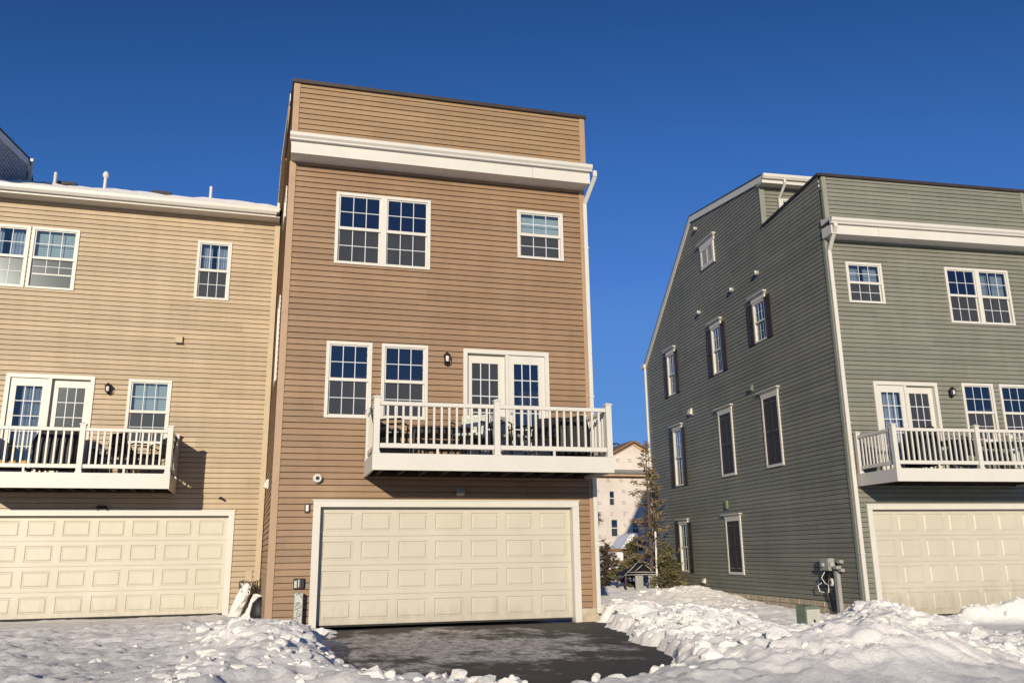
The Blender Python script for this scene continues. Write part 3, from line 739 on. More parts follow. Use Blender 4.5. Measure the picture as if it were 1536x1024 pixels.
r = MB(); r.prism([(-.45, tz(-.45)), (6, tz(6)), (12.4, tz(12.4)), (12.4, tz(12.4)-.1), (6, tz(6)-.1), (-.45, tz(-.45)-.05)], TW, -.02, 'yz'); roof = r.build('roof', 'shingle', HT)
# snow lying on the roof: an uneven sheet
nx, ny = 90, 24; m = MB()
gx = [[0]*(ny+1) for _ in range(nx+1)]
for i in range(nx+1):
    for j in range(ny+1):
        x = TW+.02+(0.03-TW-.05)*i/nx; v = -.42+(6.42)*j/ny
        t = .06+.02*math.sin(x*2.3+1.2*math.sin(v))+.02*math.sin(x*7+v*3)
        if x > -.35: t *= max(.15, (-x)/.35)
        if j == 0: t *= .45
        m.v.append((x, v, tz(v)+max(t, .012)))
for i in range(nx):
    for j in range(ny): a = i*(ny+1)+j; m.f.append((a, a+ny+1, a+ny+2, a+1))
n = len(m.v)
m.quad(*[(TW+.02, v, z) for v, z in ((-.42, tz(-.42)), (6, tz(6)), (6, tz(6)+.05), (-.42, tz(-.42)+.03))])
m.build('roof_snow', 'snow', roof, smooth=True)
for xx in (-6.3, -3.6):
    B('ridge_vent', 'shingle', roof, xx-.28, xx+.28, 5.8, 6.0, tz(6)-.02, tz(6)+.08)
for xx, h_, cap, v in ((-6.55, .30, False, 5.6), (-5.12, .40, True, 5.3), (-2.12, .34, False, 5.4)):
    m = MB(); m.tube([(xx, v, tz(v)-.05), (xx, v, tz(v)+h_+.12)], .045, 12)
    o = m.build('vent_pipe', 'white', roof)
    if cap: m = MB(); m.lathe([(.06, h_+.02), (.085, h_+.06), (.085, h_+.13), (.05, h_+.2)], (xx, v, tz(v)), 12); m.build('vent_cap', 'white', o)
m = MB(); m.box(-7.30, -7.21, 5.65, 5.75, tz(5.7)-.05, tz(5.7)+.78); m.build('vent_pipe', 'white', roof, bevel=.01)['label'] = 'tallest white pipe beside the grey gable'
B('street_wall', 'tan', HT, TW, -.02, 11.95, 12.0, 0, 9.4)
m = MB(); m.box(TW, -.05, 1.3, 1.35, 0, 9.3); m.box(TW, -.05, .05, 1.3, 2.45, 2.5); m.box(TW, -.05, .05, 1.3, 6, 6.05); m.box(TW, -.05, .2, .25, 2.15, 2.45); m.build('shade_backing', 'room_shade', HT)  # added dark sheets keep low sun from brightening the rooms
B('foundation', 'concrete', HT, -.60, -.0, -.012, .1, -.3, .0)
# rear wall fittings
m = MB(); m.box(-2.19, -2.03, -.09, -.014, 6.11, 6.28); o = m.build('dryer_vent', 'tan_post', HT, bevel=.006)
B('vent_flap', 'black', o, -2.20, -2.02, -.10, -.09, 6.095, 6.115)
m = MB(); m.box(-.30, -.15, -.03, -.014, .70, .93); m.build('meter_cover', 'tan_post', HT, bevel=.004)
m = MB(); m.box(-.42, -.33, -.05, -.014, .53, .72); o = m.build('outdoor_socket', 'dark_metal', HT, bevel=.005); B('socket_cover', 'lampglass', o, -.39, -.33, -.065, -.05, .62, .68)
m = MB(); m.tube([(-.96, -.015, 2.54), (-.93, -.1, 2.55), (-.87, -.13, 2.50)], [.03, .022, .03], 8); m.build('flood_light', 'black', HT)
m = MB(); m.box(-3.45, -3.33, -.05, -.014, 2.30, 2.36); m.tube([(-3.44, -.06, 2.34), (-3.50, -.12, 2.30)], .03, 8); m.tube([(-3.34, -.06, 2.34), (-3.28, -.12, 2.29)], .03, 8); m.build('flood_light', 'black', HT)

# grey neighbour whose gable rises behind the tan roof
HN = thing('townhouse', 'grey sided gable with dark roof edge rising behind the tan roof, far left', 'house', (-7.80-W, 18.0, 0))
P = lambda s, o, z: (W+o, s, z)
m = siding(P, 0, 10.46, lambda z: 0, side_right, []); q = siding(P, 10.46, 12.83, side_left, side_right, [])
n = len(m.v); m.v += q.v; m.f += [tuple(i+n for i in f) for f in q.f]; m.build('side_wall', 'grey', HN)
r = MB(); r.prism([(2.72, 11.80), (2.72, 12.0), RIDGE, (RIDGE[0], RIDGE[1]-.22)], W+.015, W+.055, 'yz')
r.prism([(RIDGE[0], RIDGE[1]-.22), RIDGE, (13.40, zroof(13.40)), (13.18, zroof(13.18)-.24)], W+.015, W+.055, 'yz'); r.build('rake_board', 'grey_post', HN)
m = MB()
for p in ([(2.70, 12.0), RIDGE, (RIDGE[0], RIDGE[1]+.04), (2.66, 12.04)], [(RIDGE[0], RIDGE[1]), (13.45, zroof(13.45)), (13.47, zroof(13.47)+.05), (RIDGE[0], RIDGE[1]+.04)]): m.prism(p, -.07, W+.08, 'yz')
m.build('roof', 'shingle', HN)
siding(front, 0, 10.46, lambda z: 0, lambda z: W, []).build('rear_wall', 'grey', HN)
siding(lambda s, o, z: (s, 3.05-o, z), 10.46, 12.0, lambda z: 0, lambda z: W, []).build('loft_wall', 'grey', HN)

# next house at the right edge
HR = thing('townhouse', 'pale house with white gutter just showing beyond the green parapet, far right', 'house', (13.1663+math.cos(-.0642)*6.24, 17.5588+math.sin(-.0642)*6.24, .03), -.0642)
siding(front, -.03, 9.0, lambda z: .1, lambda z: 6.2, [(1.2, 2.2, 7.2, 8.4), (1.2, 2.2, 3.8, 5.2)]).build('rear_wall', 'tan', HR)
window(HR, front, 1.19, 2.21, 7.19, 8.41); window(HR, front, 1.19, 2.21, 3.79, 5.21)
B('corner_board', 'white', HR, .0, .1, -.03, .1, -.3, 9.0)
B('fascia', 'white', HR, -.0, 6.2, -.42, -.0, 9.0, 9.2)
g = MB(); g.prism([(-.42, 9.2), (-.50, 9.2), (-.55, 9.3), (-.55, 9.42), (-.42, 9.42)], 0, 6.2, 'yz'); g.build('gutter', 'white', HR)
m = MB(); m.prism([(-.42, 9.42), (5.5, 11.7), (11.4, 9.42)], 0, 6.2, 'yz'); m.build('roof', 'shingle', HR)
B('street_wall', 'tan', HR, 0, 6.2, 11.2, 11.3, 0, 9.4)
B('shade_backing', 'room_shade', HR, .05, 6.15, 1.3, 1.35, 0, 9)  # added dark sheet standing in for a shaded room

# ------------------------------------------------------------------ deck furniture
def wpt(root, x, y, z):
    a = root.rotation_euler[2]; c, s = math.cos(a), math.sin(a); l = root.location
    return (l[0]+c*x-s*y, l[1]+s*x+c*y, l[2]+z)
def table(label, root, x, y, z, w, d, h, mat='black', group=None):
    t = thing('patio_table', label, 'table', wpt(root, x, y, z), root.rotation_euler[2])
    m = MB(); m.box(-w/2, w/2, -d/2, d/2, h-.03, h); m.build('tabletop', mat, t, bevel=.006)
    B('apron', mat, t, -w/2+.04, w/2-.04, -d/2+.04, d/2-.04, h-.11, h-.032)
    for sx in (-1, 1):
        for sy in (-1, 1):
            m = MB(); m.tube([(sx*(w/2-.06), sy*(d/2-.06), h-.03), (sx*(w/2-.04), sy*(d/2-.04), 0)], .02, 8); m.build('leg', mat, t)
    return t
def chair(label, root, x, y, z, rz, seat='black', back=.86):
    t = thing('patio_chair', label, 'chair', wpt(root, x, y, z), root.rotation_euler[2]+rz)
    m = MB(); m.box(-.25, .25, -.25, .25, .40, .45); m.build('seat', seat, t, bevel=.015)
    m = MB(); m.obox((0, .27, .66), (.24, 0, 0), (0, .018, 0), (0, .03, .2)); m.build('backrest', seat, t, bevel=.012)
    for s in (-1, 1):
        for q in (-.24, .24):
            m = MB(); m.tube([(s*.26, q, .44), (s*.27, q*1.1, 0)], .014, 8); m.build('leg', 'black', t)
        m = MB(); m.tube([(s*.27, -.25, .43), (s*.28, -.27, .62), (s*.28, -.2, .66), (s*.28, .1, .65), (s*.27, .28, .6)], .016, 8); m.build('armrest', 'black', t)
        m = MB(); m.tube([(s*.25, .25, .43), (s*.25, .31, .7), (s*.24, .34, back)], .014, 8); m.build('back_post', 'black', t)
    m = MB(); m.tube([(-.24, .34, back), (-.12, .36, back+.03), (.12, .36, back+.03), (.24, .34, back)], .014, 8); m.build('top_bar', 'black', t)
    return t
def covered_grill(label, root, x, y, z, w, d, h):
    t = thing('covered_grill', label, 'grill', wpt(root, x, y, z), root.rotation_euler[2])
    bm = bmesh.new(); bmesh.ops.create_cube(bm, size=1)
    bmesh.ops.subdivide_edges(bm, edges=bm.edges[:], cuts=7, use_grid_fill=True)
    for v in bm.verts:
        q = v.co.z+.5; k = 1-.28*max(0, q-.62)**1.2/.38 - .05*math.sin(v.co.x*19+v.co.z*5)*(1-q)
        v.co.x *= w*k; v.co.y *= d*k*(1-.15*q); v.co.z = .12+q*(h-.12)+.03*math.sin(v.co.x*8)*q
        v.co.y += .012*math.sin(v.co.x*31+v.co.z*9); v.co.x += .01*math.sin(v.co.z*17)
    me = bpy.data.meshes.new('cover'); bm.to_mesh(me); bm.free(); me.materials.append(M['black_cloth'])
    for p in me.polygons: p.use_smooth = True
    o = bpy.data.objects.new('cover', me); C.objects.link(o); o.parent = t
    for sx in (-1, 1):
        for sy in (-1, 1):
            m = MB(); m.lathe([(.05, -.02), (.05, .02)], (sx*w*.36, sy*d*.3, .05), 12, 'x'); m.build('wheel', 'rubber', t)
            B('leg', 'black', t, sx*w*.36-.015, sx*w*.36+.015, sy*d*.3-.015, sy*d*.3+.015, .06, .3)
    return t
DZ = Z['dk']
chair('black armchair at the left end of the brown house deck, behind the corner post', HB, 2.02, -.85, DZ, 1.3)
table('long low black table on the brown house deck, left of the patio door', HB, 2.95, -.72, DZ, 1.15, .55, .56)
chair('chair with mottled pale green cushion left of the middle post of the brown house deck', HB, 3.48, -.85, DZ, -.5, 'pattern', .72)
chair('low chair with grey cushion just right of the brown deck middle post', HB, 4.28, -.80, DZ, .6, 'plastic', .62)
chair('black armchair with curved arms beside the covered grill of the brown deck', HB, 4.95, -.75, DZ, -.7, 'black', .62)
covered_grill('low black covered grill at the right end of the brown house deck', HB, 5.55, -.62, DZ, .62, .5, .86)
covered_grill('big black covered grill on the tan house deck in front of the patio door', HT, -4.22, -.85, 2.943, .86, .6, .98)
table('low black table on the tan house deck, right of its middle post', HT, -3.15, -.75, 2.943, .8, .55, .55)
chair('black armchair on the tan house deck under the blind covered window', HT, -2.32, -.8, 2.943, -.9, 'black')
chair('low black chair on the tan house deck between table and armchair', HT, -2.80, -1.05, 2.943, 2.4, 'black', .6)
for i, xx in enumerate((-5.17, -4.95, -4.73)):
    bm = bmesh.new(); bmesh.ops.create_uvsphere(bm, u_segments=14, v_segments=10, radius=1)
    for v in bm.verts:
        a = math.atan2(v.co.y, v.co.x); k = 1-.06*abs(math.sin(a*4)); v.co = Vector((v.co.x*.095*k, v.co.y*.095*k, v.co.z*.085+.085))
    me = bpy.data.meshes.new('yellow_gourd'); bm.to_mesh(me); bm.free(); me.materials.append(M['yellow'])
    for p in me.polygons: p.use_smooth = True
    o = bpy.data.objects.new('yellow_gourd', me); C.objects.link(o); o.location = wpt(HT, xx, -1.2, 2.943+.10)
    tag(o, 'small yellow gourd in the row at the left end of the tan house deck', 'gourd', 'yellow gourds on the tan house deck')
B('plant_stand', 'black', None, 0, 1, 0, 1, 0, 1)
bpy.data.objects.remove(bpy.data.objects['plant_stand'])
st = thing('low_bench', 'low dark bench carrying the yellow gourds on the tan house deck', 'bench', wpt(HT, -4.95, -1.2, 2.943), HT.rotation_euler[2])
B('seat', 'wood', st, -.36, .36, -.13, .13, .07, .1)
for s in (-1, 1): B('leg', 'wood', st, s*.3-.02, s*.3+.02, -.11, .11, 0, .07)
covered_grill('tall black covered grill on the green house deck in front of the patio door', HG, 1.38, -.85, Z['dk'], .66, .55, 1.0)
table('dark table on the green house deck left of its middle post', HG, 2.42, -.8, Z['dk'], .9, .6, .72)
chair('black chair on the green house deck just right of its middle post', HG, 3.05, -.8, Z['dk'], .5, 'black')
table('dark table on the green house deck under the pair of windows', HG, 3.75, -.75, Z['dk'], .85, .6, .70)

# ------------------------------------------------------------------ ground
def vnoise(x, y, seed):
    xi = np.floor(x).astype(np.int64); yi = np.floor(y).astype(np.int64); fx = x-xi; fy = y-yi
    def hsh(a, b):
        n = (a*374761393+b*668265263+seed*1442695041) & 0xFFFFFFFF
        n = ((n ^ (n >> 13))*1274126177) & 0xFFFFFFFF; n = n ^ (n >> 16)
        return (n & 0xFFFF)/65535.*2-1
    sx = fx*fx*fx*(fx*(fx*6-15)+10); sy = fy*fy*fy*(fy*(fy*6-15)+10)
    a, b, c, d = hsh(xi, yi), hsh(xi+1, yi), hsh(xi, yi+1), hsh(xi+1, yi+1)
    return (a*(1-sx)+b*sx)*(1-sy)+(c*(1-sx)+d*sx)*sy
def rot(x, y, a): return x*math.cos(a)-y*math.sin(a), x*math.sin(a)+y*math.cos(a)
def billow(x, y, f, seed, octs=4, g=.5):
    r = 0; amp = 1; tot = 0
    for i in range(octs):
        X, Y = rot(x, y, .7*i+.3); r = r+amp*(1-np.abs(vnoise(X*f, Y*f, seed+i))*2); tot += amp; amp *= g; f *= 2.03
    return r/tot
def clods(x, y, cell, seed):
    """rounded lumps with sharp creases between them (distance to the nearest jittered point)"""
    X, Y = x/cell, y/cell; xi = np.floor(X); yi = np.floor(Y); best = np.full(np.shape(X), 9.)
    for dx in (-1, 0, 1):
        for dy in (-1, 0, 1):
            cx, cy = xi+dx, yi+dy
            jx = vnoise(cx+.0, cy+.0, seed)*.5+.5; jy = vnoise(cx+.0, cy+.0, seed+7)*.5+.5; rr = .75+.5*(vnoise(cx+.0, cy+.0, seed+13)*.5+.5)
            best = np.minimum(best, ((X-cx-jx)**2+(Y-cy-jy)**2)/rr**2)
    return np.clip(1-best*1.15, 0, 1)**.6
def sm(a, b, x): t = np.clip((x-a)/(b-a), 0, 1); return t*t*(3-2*t)
MOUNDS = [(6.9, 8.7, .9, .8, .26), (5.9, 8.3, .9, .6, .16), (3.2, 8.0, 1.6, .5, .05), (.9, 8.5, .9, .6, .09), (7.72, 11.4, .45, .55, -.36), (-.15, 13.4, .85, 1.6, .27), (-1.2, 15.4, .9, 1.1, .15), (-.8, 17.8, .7, 1.1, .06), (.12, 11.6, .7, 1.5, .25), (-.5, 9.6, 1.2, 1.0, .17), (-2.8, 12.0, 1.2, 1.4, .05),
          (6.55, 14.6, .65, 1.9, .22), (5.95, 12.2, .65, 1.4, .25), (5.1, 9.6, .8, 1.1, .20), (7.6, 16.3, 1.4, .7, .16), (6.9, 12.7, .9, .6, .22), (6.4, 10.6, .8, .7, .16),
          (7.5, 9.9, .62, .8, .52), (8.5, 9.1, .9, .8, .26), (8.2, 11.0, 1.3, .7, .10), (6.1, 8.6, 1.0, .8, .12),
          (11.9, 15.5, .8, .8, .40), (12.6, 14.6, .8, .7, .12), (10.6, 14.3, 1.1, .8, .20), (10.4, 12.0, 1.2, .8, .12), (11.6, 11.2, 1.6, .6, .14), (9.5, 10.2, 1.2, .6, .12),
          (11.9, 24.5, 1.2, 2.0, .20), (13.0, 25.6, .7, 2.0, .14), (8.6, 22.0, 1.2, 3.0, .10), (12.0, 21.0, 1.0, 2.0, .12),
          (14.75, 16.0, .5, .4, .26), (15.7, 15.8, .6, .4, .30), (16.8, 15.7, .8, .4, .30), (14.6, 12.0, 1.2, .7, .10), (14.0, 10.4, 1.3, .8, .12), (16.0, 11.2, 1.2, .9, .14)]
def drive_mask(x, y):
    w = vnoise(x*1.3, y*1.3, 5)*.22+vnoise(x*4, y*4, 6)*.12+vnoise(x*11, y*11, 8)*.06
    l = .93+.10*np.sin(y*.9)+w
    r = 4.48+(y-9.1)*.216+w*1.1
    n = 9.15+.35*np.sin(x*1.1+.6)+vnoise(x*1.7, y*.6, 9)*.35+vnoise(x*6, y*3, 10)*.2
    return sm(-.26, .12, x-l)*sm(-.34, .12, r-x)*sm(-.26, .14, y-n)
def ground_z(x, y):
    base = -.30*sm(6.2, 9.6, x)*sm(30, 20, y)-.02
    base = base+.02*vnoise(x*.35, y*.35, 1)
    m = .0
    for cx, cy, rx, ry, h in MOUNDS:
        d = ((x-cx)/rx)**2+((y-cy)/ry)**2; m = m+h*np.exp(-d)
    rough = np.clip(m/.22, 0, 1); m = np.maximum(m, -.22)
    wx = x+.18*vnoise(x*1.6, y*1.6, 51); wy = y+.18*vnoise(x*1.6, y*1.6, 52)
    lump = clods(wx, wy, .42, 31)*.07+clods(wx+3, wy+1, .2, 41)*.06+clods(wx, wy, .11, 46)*.04
    bil = billow(x, y, 1.1, 21, 5, .55)
    near = sm(11.2, 8.8, y)
    nobound = sm(.0, .25, m)
    z = base+m*(.92+.25*bil)+(.18+.95*rough)*lump*(.55+.5*vnoise(x*.8, y*.8, 61))
    z = z+.02*vnoise(x*2.3, y*4.1, 71)+.018*vnoise(x*6, y*8, 72)+.011*vnoise(x*13, y*14, 73)+.006*np.abs(vnoise(x*21, y*22, 74))+.02*(billow(x, y, 7.5, 95, 3, .6)-.3)*(.35+rough)+rough*(.03*vnoise(x*4.7, y*5.3, 75)+.035*(billow(wx, wy, 3.6, 91, 4, .6)-.3))
    z = z+near*.05*sm(-.3, .6, vnoise(x*1.2, y*1.2, 77))*lump*8
    # trodden tracks on the tan drive
    td = sm(-1.2, -2.2, x)*sm(7, 9, y)
    z = z+td*(.03*np.abs(vnoise(x*2.1, y*3.6, 81))+.02*np.abs(vnoise(x*5, y*7, 82))-.02)
    dm = drive_mask(x, y)
    z = z+(1-sm(.2, .8, rough))*.035*sm(.15, .6, vnoise(x*3.1, y*4.3, 66))*clods(wx, wy, .16, 67)
    z = z*(1-dm)+(-.11)*dm
    # bare strip under the green garage door and flat drive
    gm = sm(13.2, 13.7, x)*sm(12.6, 13.6, y)*sm(17.6, 16.9, y)*(1-np.clip(rough, 0, 1))
    z = z*(1-gm)+(-.315+.012*vnoise(x*4, y*5, 90))*gm
    tg = sm(17.5, 20.3, y)*sm(-1.3, -1.7, x)
    z = z*(1-tg)+(.01+.012*vnoise(x*3, y*3, 91)+.008*vnoise(x*9, y*9, 92))*tg
    # keep clear of walls: house floors
    hb = sm(-.1, .05, x+.1)*sm(6.2, 6.0, x)*sm(16.0, 16.14, y)*sm(32, 30, y)
    z = z*(1-hb)+(-.2)*hb
    return z
xs = np.concatenate([[-400, -150, -60, -30, -18, -13], np.arange(-10, -6, .12), np.arange(-6, 17.6, .042), np.arange(17.7, 24, .3), [27, 34, 45, 60, 90, 160, 400]])
ys = np.concatenate([[-300, -80, -30, -10, 0, 3, 5], np.arange(6, 7.6, .1), np.arange(7.6, 18.6, .042), np.arange(18.6, 30, .09), np.arange(30, 44, .4), [50, 60, 75, 100, 150, 250, 500]])
X, Y = np.meshgrid(xs, ys); Zg = ground_z(X, Y)
nx, ny = len(xs), len(ys)
me = bpy.data.meshes.new('snow_ground')
co = np.stack([X.ravel(), Y.ravel(), Zg.ravel()], 1)
idx = np.arange(nx*ny).reshape(ny, nx)
quads = np.stack([idx[:-1, :-1].ravel(), idx[:-1, 1:].ravel(), idx[1:, 1:].ravel(), idx[1:, :-1].ravel()], 1)
me.vertices.add(len(co)); me.vertices.foreach_set('co', co.ravel())
me.loops.add(quads.size); me.loops.foreach_set('vertex_index', quads.ravel())
me.polygons.add(len(quads)); me.polygons.foreach_set('loop_start', np.arange(0, quads.size, 4)); me.polygons.foreach_set('loop_total', np.full(len(quads), 4))
me.update(); me.validate(); me.materials.append(M['snow_ground'])
bank = 0
for cx, cy, rx, ry, h in MOUNDS: bank = bank+h*np.exp(-((X-cx)/rx)**2-((Y-cy)/ry)**2)
bank = np.clip(bank/.16, 0, 1)*sm(-1.5, 2, X)*.8+.2*np.clip(bank/.2, 0, 1)
at_ = me.attributes.new('bank', 'FLOAT', 'POINT'); at_.data.foreach_set('value', bank.ravel().astype(np.float32))
me.polygons.foreach_set('use_smooth', np.ones(len(quads), bool))
o = bpy.data.objects.new('ground', me); C.objects.link(o); tag(o, kind='structure')
# asphalt drive of the brown house
m = MB(); nxx, nyy = 24, 30
for j in range(nyy+1):
    for i in range(nxx+1): x = .2+6.2*i/nxx; y = 8.2+(16.31-8.2)*j/nyy; m.v.append((x, y, -.035+.006*math.sin(x*1.7+y)))
for j in range(nyy):
    for i in range(nxx): a = j*(nxx+1)+i; m.f.append((a, a+1, a+nxx+2, a+nxx+1))
o = m.build('driveway', 'asphalt', None, smooth=True); tag(o, kind='structure')

# broken snow clods lying on the banks
def clod_mesh():
    m = MB(); tot = 0
    ico = bmesh.new(); bmesh.ops.create_icosphere(ico, subdivisions=2, radius=1); ico.verts.ensure_lookup_table()
    iv = np.array([v.co[:] for v in ico.verts]); itf = [tuple(v.index for v in f.verts) for f in ico.faces]; ico.free()
    V = []; F = []; n = 0
    regions = [(-1.2, .95, 8.6, 15.2, 260, .036), (4.3, 7.2, 8.6, 15.8, 420, .032), (6.5, 11, 8.3, 13, 420, .034), (-5.5, -1, 8.6, 15, 160, .03), (1, 4.8, 8.4, 9.6, 200, .03),
               (9.5, 13, 10.5, 16.3, 260, .042), (13, 17.5, 9.5, 13.5, 240, .045), (14.3, 17.5, 15.4, 16.3, 30, .11), (7.5, 12.8, 15, 20, 90, .035), (1.2, 4.3, 9.8, 12.5, 40, .012), (4.6, 5.7, 11, 14.5, 50, .018)]
    regions = [(a, b, c, d, int(k*.2), sz*1.5) for a, b, c, d, k, sz in regions if .02 < sz < .1]+[(1.2, 4.2, 8.3, 9.4, 120, .055), (-1.4, 5, 8.0, 9.2, 90, .075), (-1.4, .9, 9, 15.6, 430, .08), (4.6, 7.4, 8.8, 16.2, 900, .085), (5.2, 13.2, 8.0, 16.4, 1700, .09), (7, 13.2, 16.4, 26, 500, .075), (14.2, 17.6, 15.5, 16.2, 60, .13), (13, 17, 10, 13, 120, .08)]
    for (x0, x1, y0, y1, k, sz) in regions:
        px = rng.uniform(x0, x1, k); k = len(px); py = rng.uniform(y0, y1, k); pz = ground_z(px, py)
        for x, y, z in zip(px, py, pz):
            dmv = float(drive_mask(np.array([x]), np.array([y]))[0])
            if dmv > .3: z = -.03
            if dmv > .12: continue
            mh = sum(hh*math.exp(-((x-cx)/rx)**2-((y-cy)/ry)**2) for cx, cy, rx, ry, hh in MOUNDS)
            if sz >= .075 and mh < .07+.05*float(rng.random()): continue
            s = sz*float(rng.lognormal(-.25, .5)); s = min(s, sz*3.2)
            sc = s*np.array([rng.uniform(.8, 1.5), rng.uniform(.8, 1.3), rng.uniform(.5, .9)])
            a = rng.uniform(0, 6.28); R = np.array([[math.cos(a), -math.sin(a), 0], [math.sin(a), math.cos(a), 0], [0, 0, 1]])
            t = rng.uniform(-.4, .4); T = np.array([[1, 0, 0], [0, math.cos(t), -math.sin(t)], [0, math.sin(t), math.cos(t)]])
            ph = rng.uniform(0, 6.28, 3)
            k_ = 1+.17*np.sin(iv[:, 0]*3.1+ph[0])+.14*np.sin(iv[:, 1]*4.3+ph[1])+.12*np.sin(iv[:, 2]*3.7+ph[2])
            p = iv*k_[:, None]
            for _ in range(5):     # broken faces
                nn = rng.normal(size=3); nn /= np.linalg.norm(nn); d = p@nn; lim = rng.uniform(.35, .7); p = p-np.outer(np.clip(d-lim, 0, None), nn)
            p = (p*sc)@T.T@R.T+np.array([x, y, z-sc[2]*(.45 if sz >= .075 else .05)])
            V += [tuple(q) for q in p]; F += [tuple(i+n for i in f) for f in itf]; n += len(iv)
    m.v = V; m.f = F; return m
o = clod_mesh().build('snow_clods', 'snow', None, smooth=False); tag(o, 'broken lumps of cleared snow strewn over the banks', 'snow', kind='stuff')

# ------------------------------------------------------------------ small things on the ground
t = thing('utility_box', 'small green utility box with a pale grey front sunk in the snow bank', 'utility box', (7.97, 12.0, -.24), .03)
m = MB(); m.prism([(-.13, 0), (.13, 0), (.13, .64), (.10, .67), (-.10, .67), (-.13, .64)], -.13, .13); m.build('cabinet', 'greenbox', t, bevel=.012)
B('front_panel', 'boxfront', t, -.118, .118, -.145, -.131, .05, .62, bevel=.006); B('latch', 'black', t, -.015, .015, -.155, -.146, .42, .47)
def sack(label, x, y, w, h, lean, seed):
    m = MB(); n, k = 12, 9; r = random.Random(seed)
    for j in range(k+1):
        for i in range(n):
            a = 2*PI*i/n; t_ = j/k; ww = w*(1-.35*t_+.12*math.sin(t_*6+seed)); d = .13*(1-.6*t_)+.02
            m.v.append((ww/2*math.cos(a)+lean*t_*h+.015*r.uniform(-1, 1), d*math.sin(a)+.02*r.uniform(-1, 1), h*t_*(1+.08*math.cos(a*2+seed))))
    for j in range(k):
        for i in range(n): a = j*n+i; b = j*n+(i+1) % n; m.f.append((a, b, b+n, a+n))
    m.f.append(tuple(range(k*n, k*n+n)))
    o = m.build('sheeting_bundle', 'cloth', None, smooth=False); o.location = (x, y, float(ground_z(np.array([x]), np.array([y]))[0])-.12)
    return tag(o, label, 'sheeting')
sack('pale crumpled sheeting bundle leaning on the tan wall beside the garage casing', -.86, 20.0, .34, .72, .35, 3)
sack('broader pale sheeting bundle in front of the corner between tan and brown houses', -.55, 19.2, .42, .58, .45, 8)
m = MB(); m.lathe([(.16, 0), (.2, .12), (.16, .34), (.04, .46)], (0, 0, 0), 10); o = m.build('rubbish_bag', 'black_cloth', None, smooth=True); o.location = (-.28, 18.9, 0.0)
tag(o, 'black rubbish bag slumped against the corner of the brown house', 'bag')
def stems(name, label, cat, loc, n, h, spread, mat='darkleaf', leaf=.03, leaves=6, group=None):
    m = MB(); r = random.Random(hash(name) % 999+int(loc[0]*10)); lf = MB()
    for i in range(n):
        a = r.uniform(0, 6.28); d = r.uniform(0, spread); x, y = d*math.cos(a), d*math.sin(a); hh = h*r.uniform(.6, 1)
        tx, ty = x+r.uniform(-1, 1)*hh*.3, y+r.uniform(-1, 1)*hh*.3
        m.tube([(x, y, -.05), ((x+tx)/2+r.uniform(-.02, .02), (y+ty)/2, hh*.55), (tx, ty, hh)], [.008, .006, .003], 4, cap=False)
        for k in range(leaves):
            t_ = r.uniform(.35, 1); px, py, pz = x+(tx-x)*t_+r.gauss(0, .02), y+(ty-y)*t_+r.gauss(0, .02), hh*t_+r.gauss(0, .02)
            v = Vector((r.gauss(0, 1), r.gauss(0, 1), r.gauss(0, 1))).normalized()*leaf; w = v.cross(Vector((r.gauss(0, 1), r.gauss(0, 1), 1))).normalized()*leaf*.5
            c = Vector((px, py, pz)); lf.quad(c-v, c+w, c+v, c-w)
    t = thing(name, label, cat, loc, 0, group)
    m.build('stems', 'bark', t); lf.build('leaves', mat, t); return t
stems('dry_plant', 'dark dry plant in the corner where the tan and brown houses meet', 'plant', (-.42, 20.1, .25), 34, .55, .3, leaves=8)
stems('dry_plant', 'small dark dead plant at the foot of the brown corner', 'plant', (.12, 15.95, -.02), 22, .22, .22, leaves=6)

# ------------------------------------------------------------------ trees and shrubs in the gap
def conifer(label, loc, h, r0, n, seed, mat='needle', name='spruce_tree', dens=1., group=None, bare=.0, lean=0):
    t = thing(name, label, 'tree' if h > 2.6 else 'shrub', loc, 0, group); r = random.Random(seed)
    tr = MB(); tr.tube([(0, 0, -.2), (lean*h*.4, 0, h*.5), (lean*h, 0, h)], [.05*h/4+.02, .03*h/4+.012, .006], 7); tr.build('trunk', 'bark', t)
    br = MB(); nd = MB()
    for i in range(n):
        q = bare+(1-bare)*(i+r.random())/n; z = h*q; L = r0*(1-q)**.8*r.uniform(.55, 1.15)+.08; a = r.uniform(0, 6.28)
        dx, dy = math.cos(a), math.sin(a); x0 = lean*z
        p0 = Vector((x0, 0, z)); p1 = p0+Vector((dx*L*.55, dy*L*.55, L*r.uniform(-.02, .3))); p2 = p0+Vector((dx*L, dy*L, L*r.uniform(.05, .5)))
        br.tube([p0, p1, p2], [.012, .008, .003], 4, cap=False)
        for k in range(int((10+L*34)*dens)):
            s = r.uniform(.25, 1.02); c = p0.lerp(p1, s*1.8) if s < .55 else p1.lerp(p2, (s-.55)/.45)
            c = c+Vector((r.gauss(0, .05), r.gauss(0, .05), r.gauss(0, .045)))
            v = Vector((dx+r.gauss(0, .6), dy+r.gauss(0, .6), r.gauss(.15, .5))).normalized()*r.uniform(.05, .13)
            w = v.cross(Vector((r.gauss(0, 1), r.gauss(0, 1), r.gauss(0, 1)))).normalized()*r.uniform(.013, .03)
            nd.quad(c-v*.6-w, c-v*.6+w, c+v+w*.3, c+v-w*.3)
    br.build('branches', 'bark', t); nd.build('needles', mat, t)
    return t
conifer('tall thin brownish evergreen between the houses, in front of the unfinished house', (12.85, 28.6, .05), 5.1, 1.2, 52, 3, dens=.75, bare=.08)
conifer('second slender evergreen close to the far corner of the green wall', (13.35, 29.3, .05), 4.2, .75, 44, 5, dens=.8, bare=.12)
conifer('low bushy evergreen at the foot of the green wall far corner', (13.05, 27.6, .0), 1.35, .62, 60, 9, 'needle2', 'evergreen_shrub', 1.2)
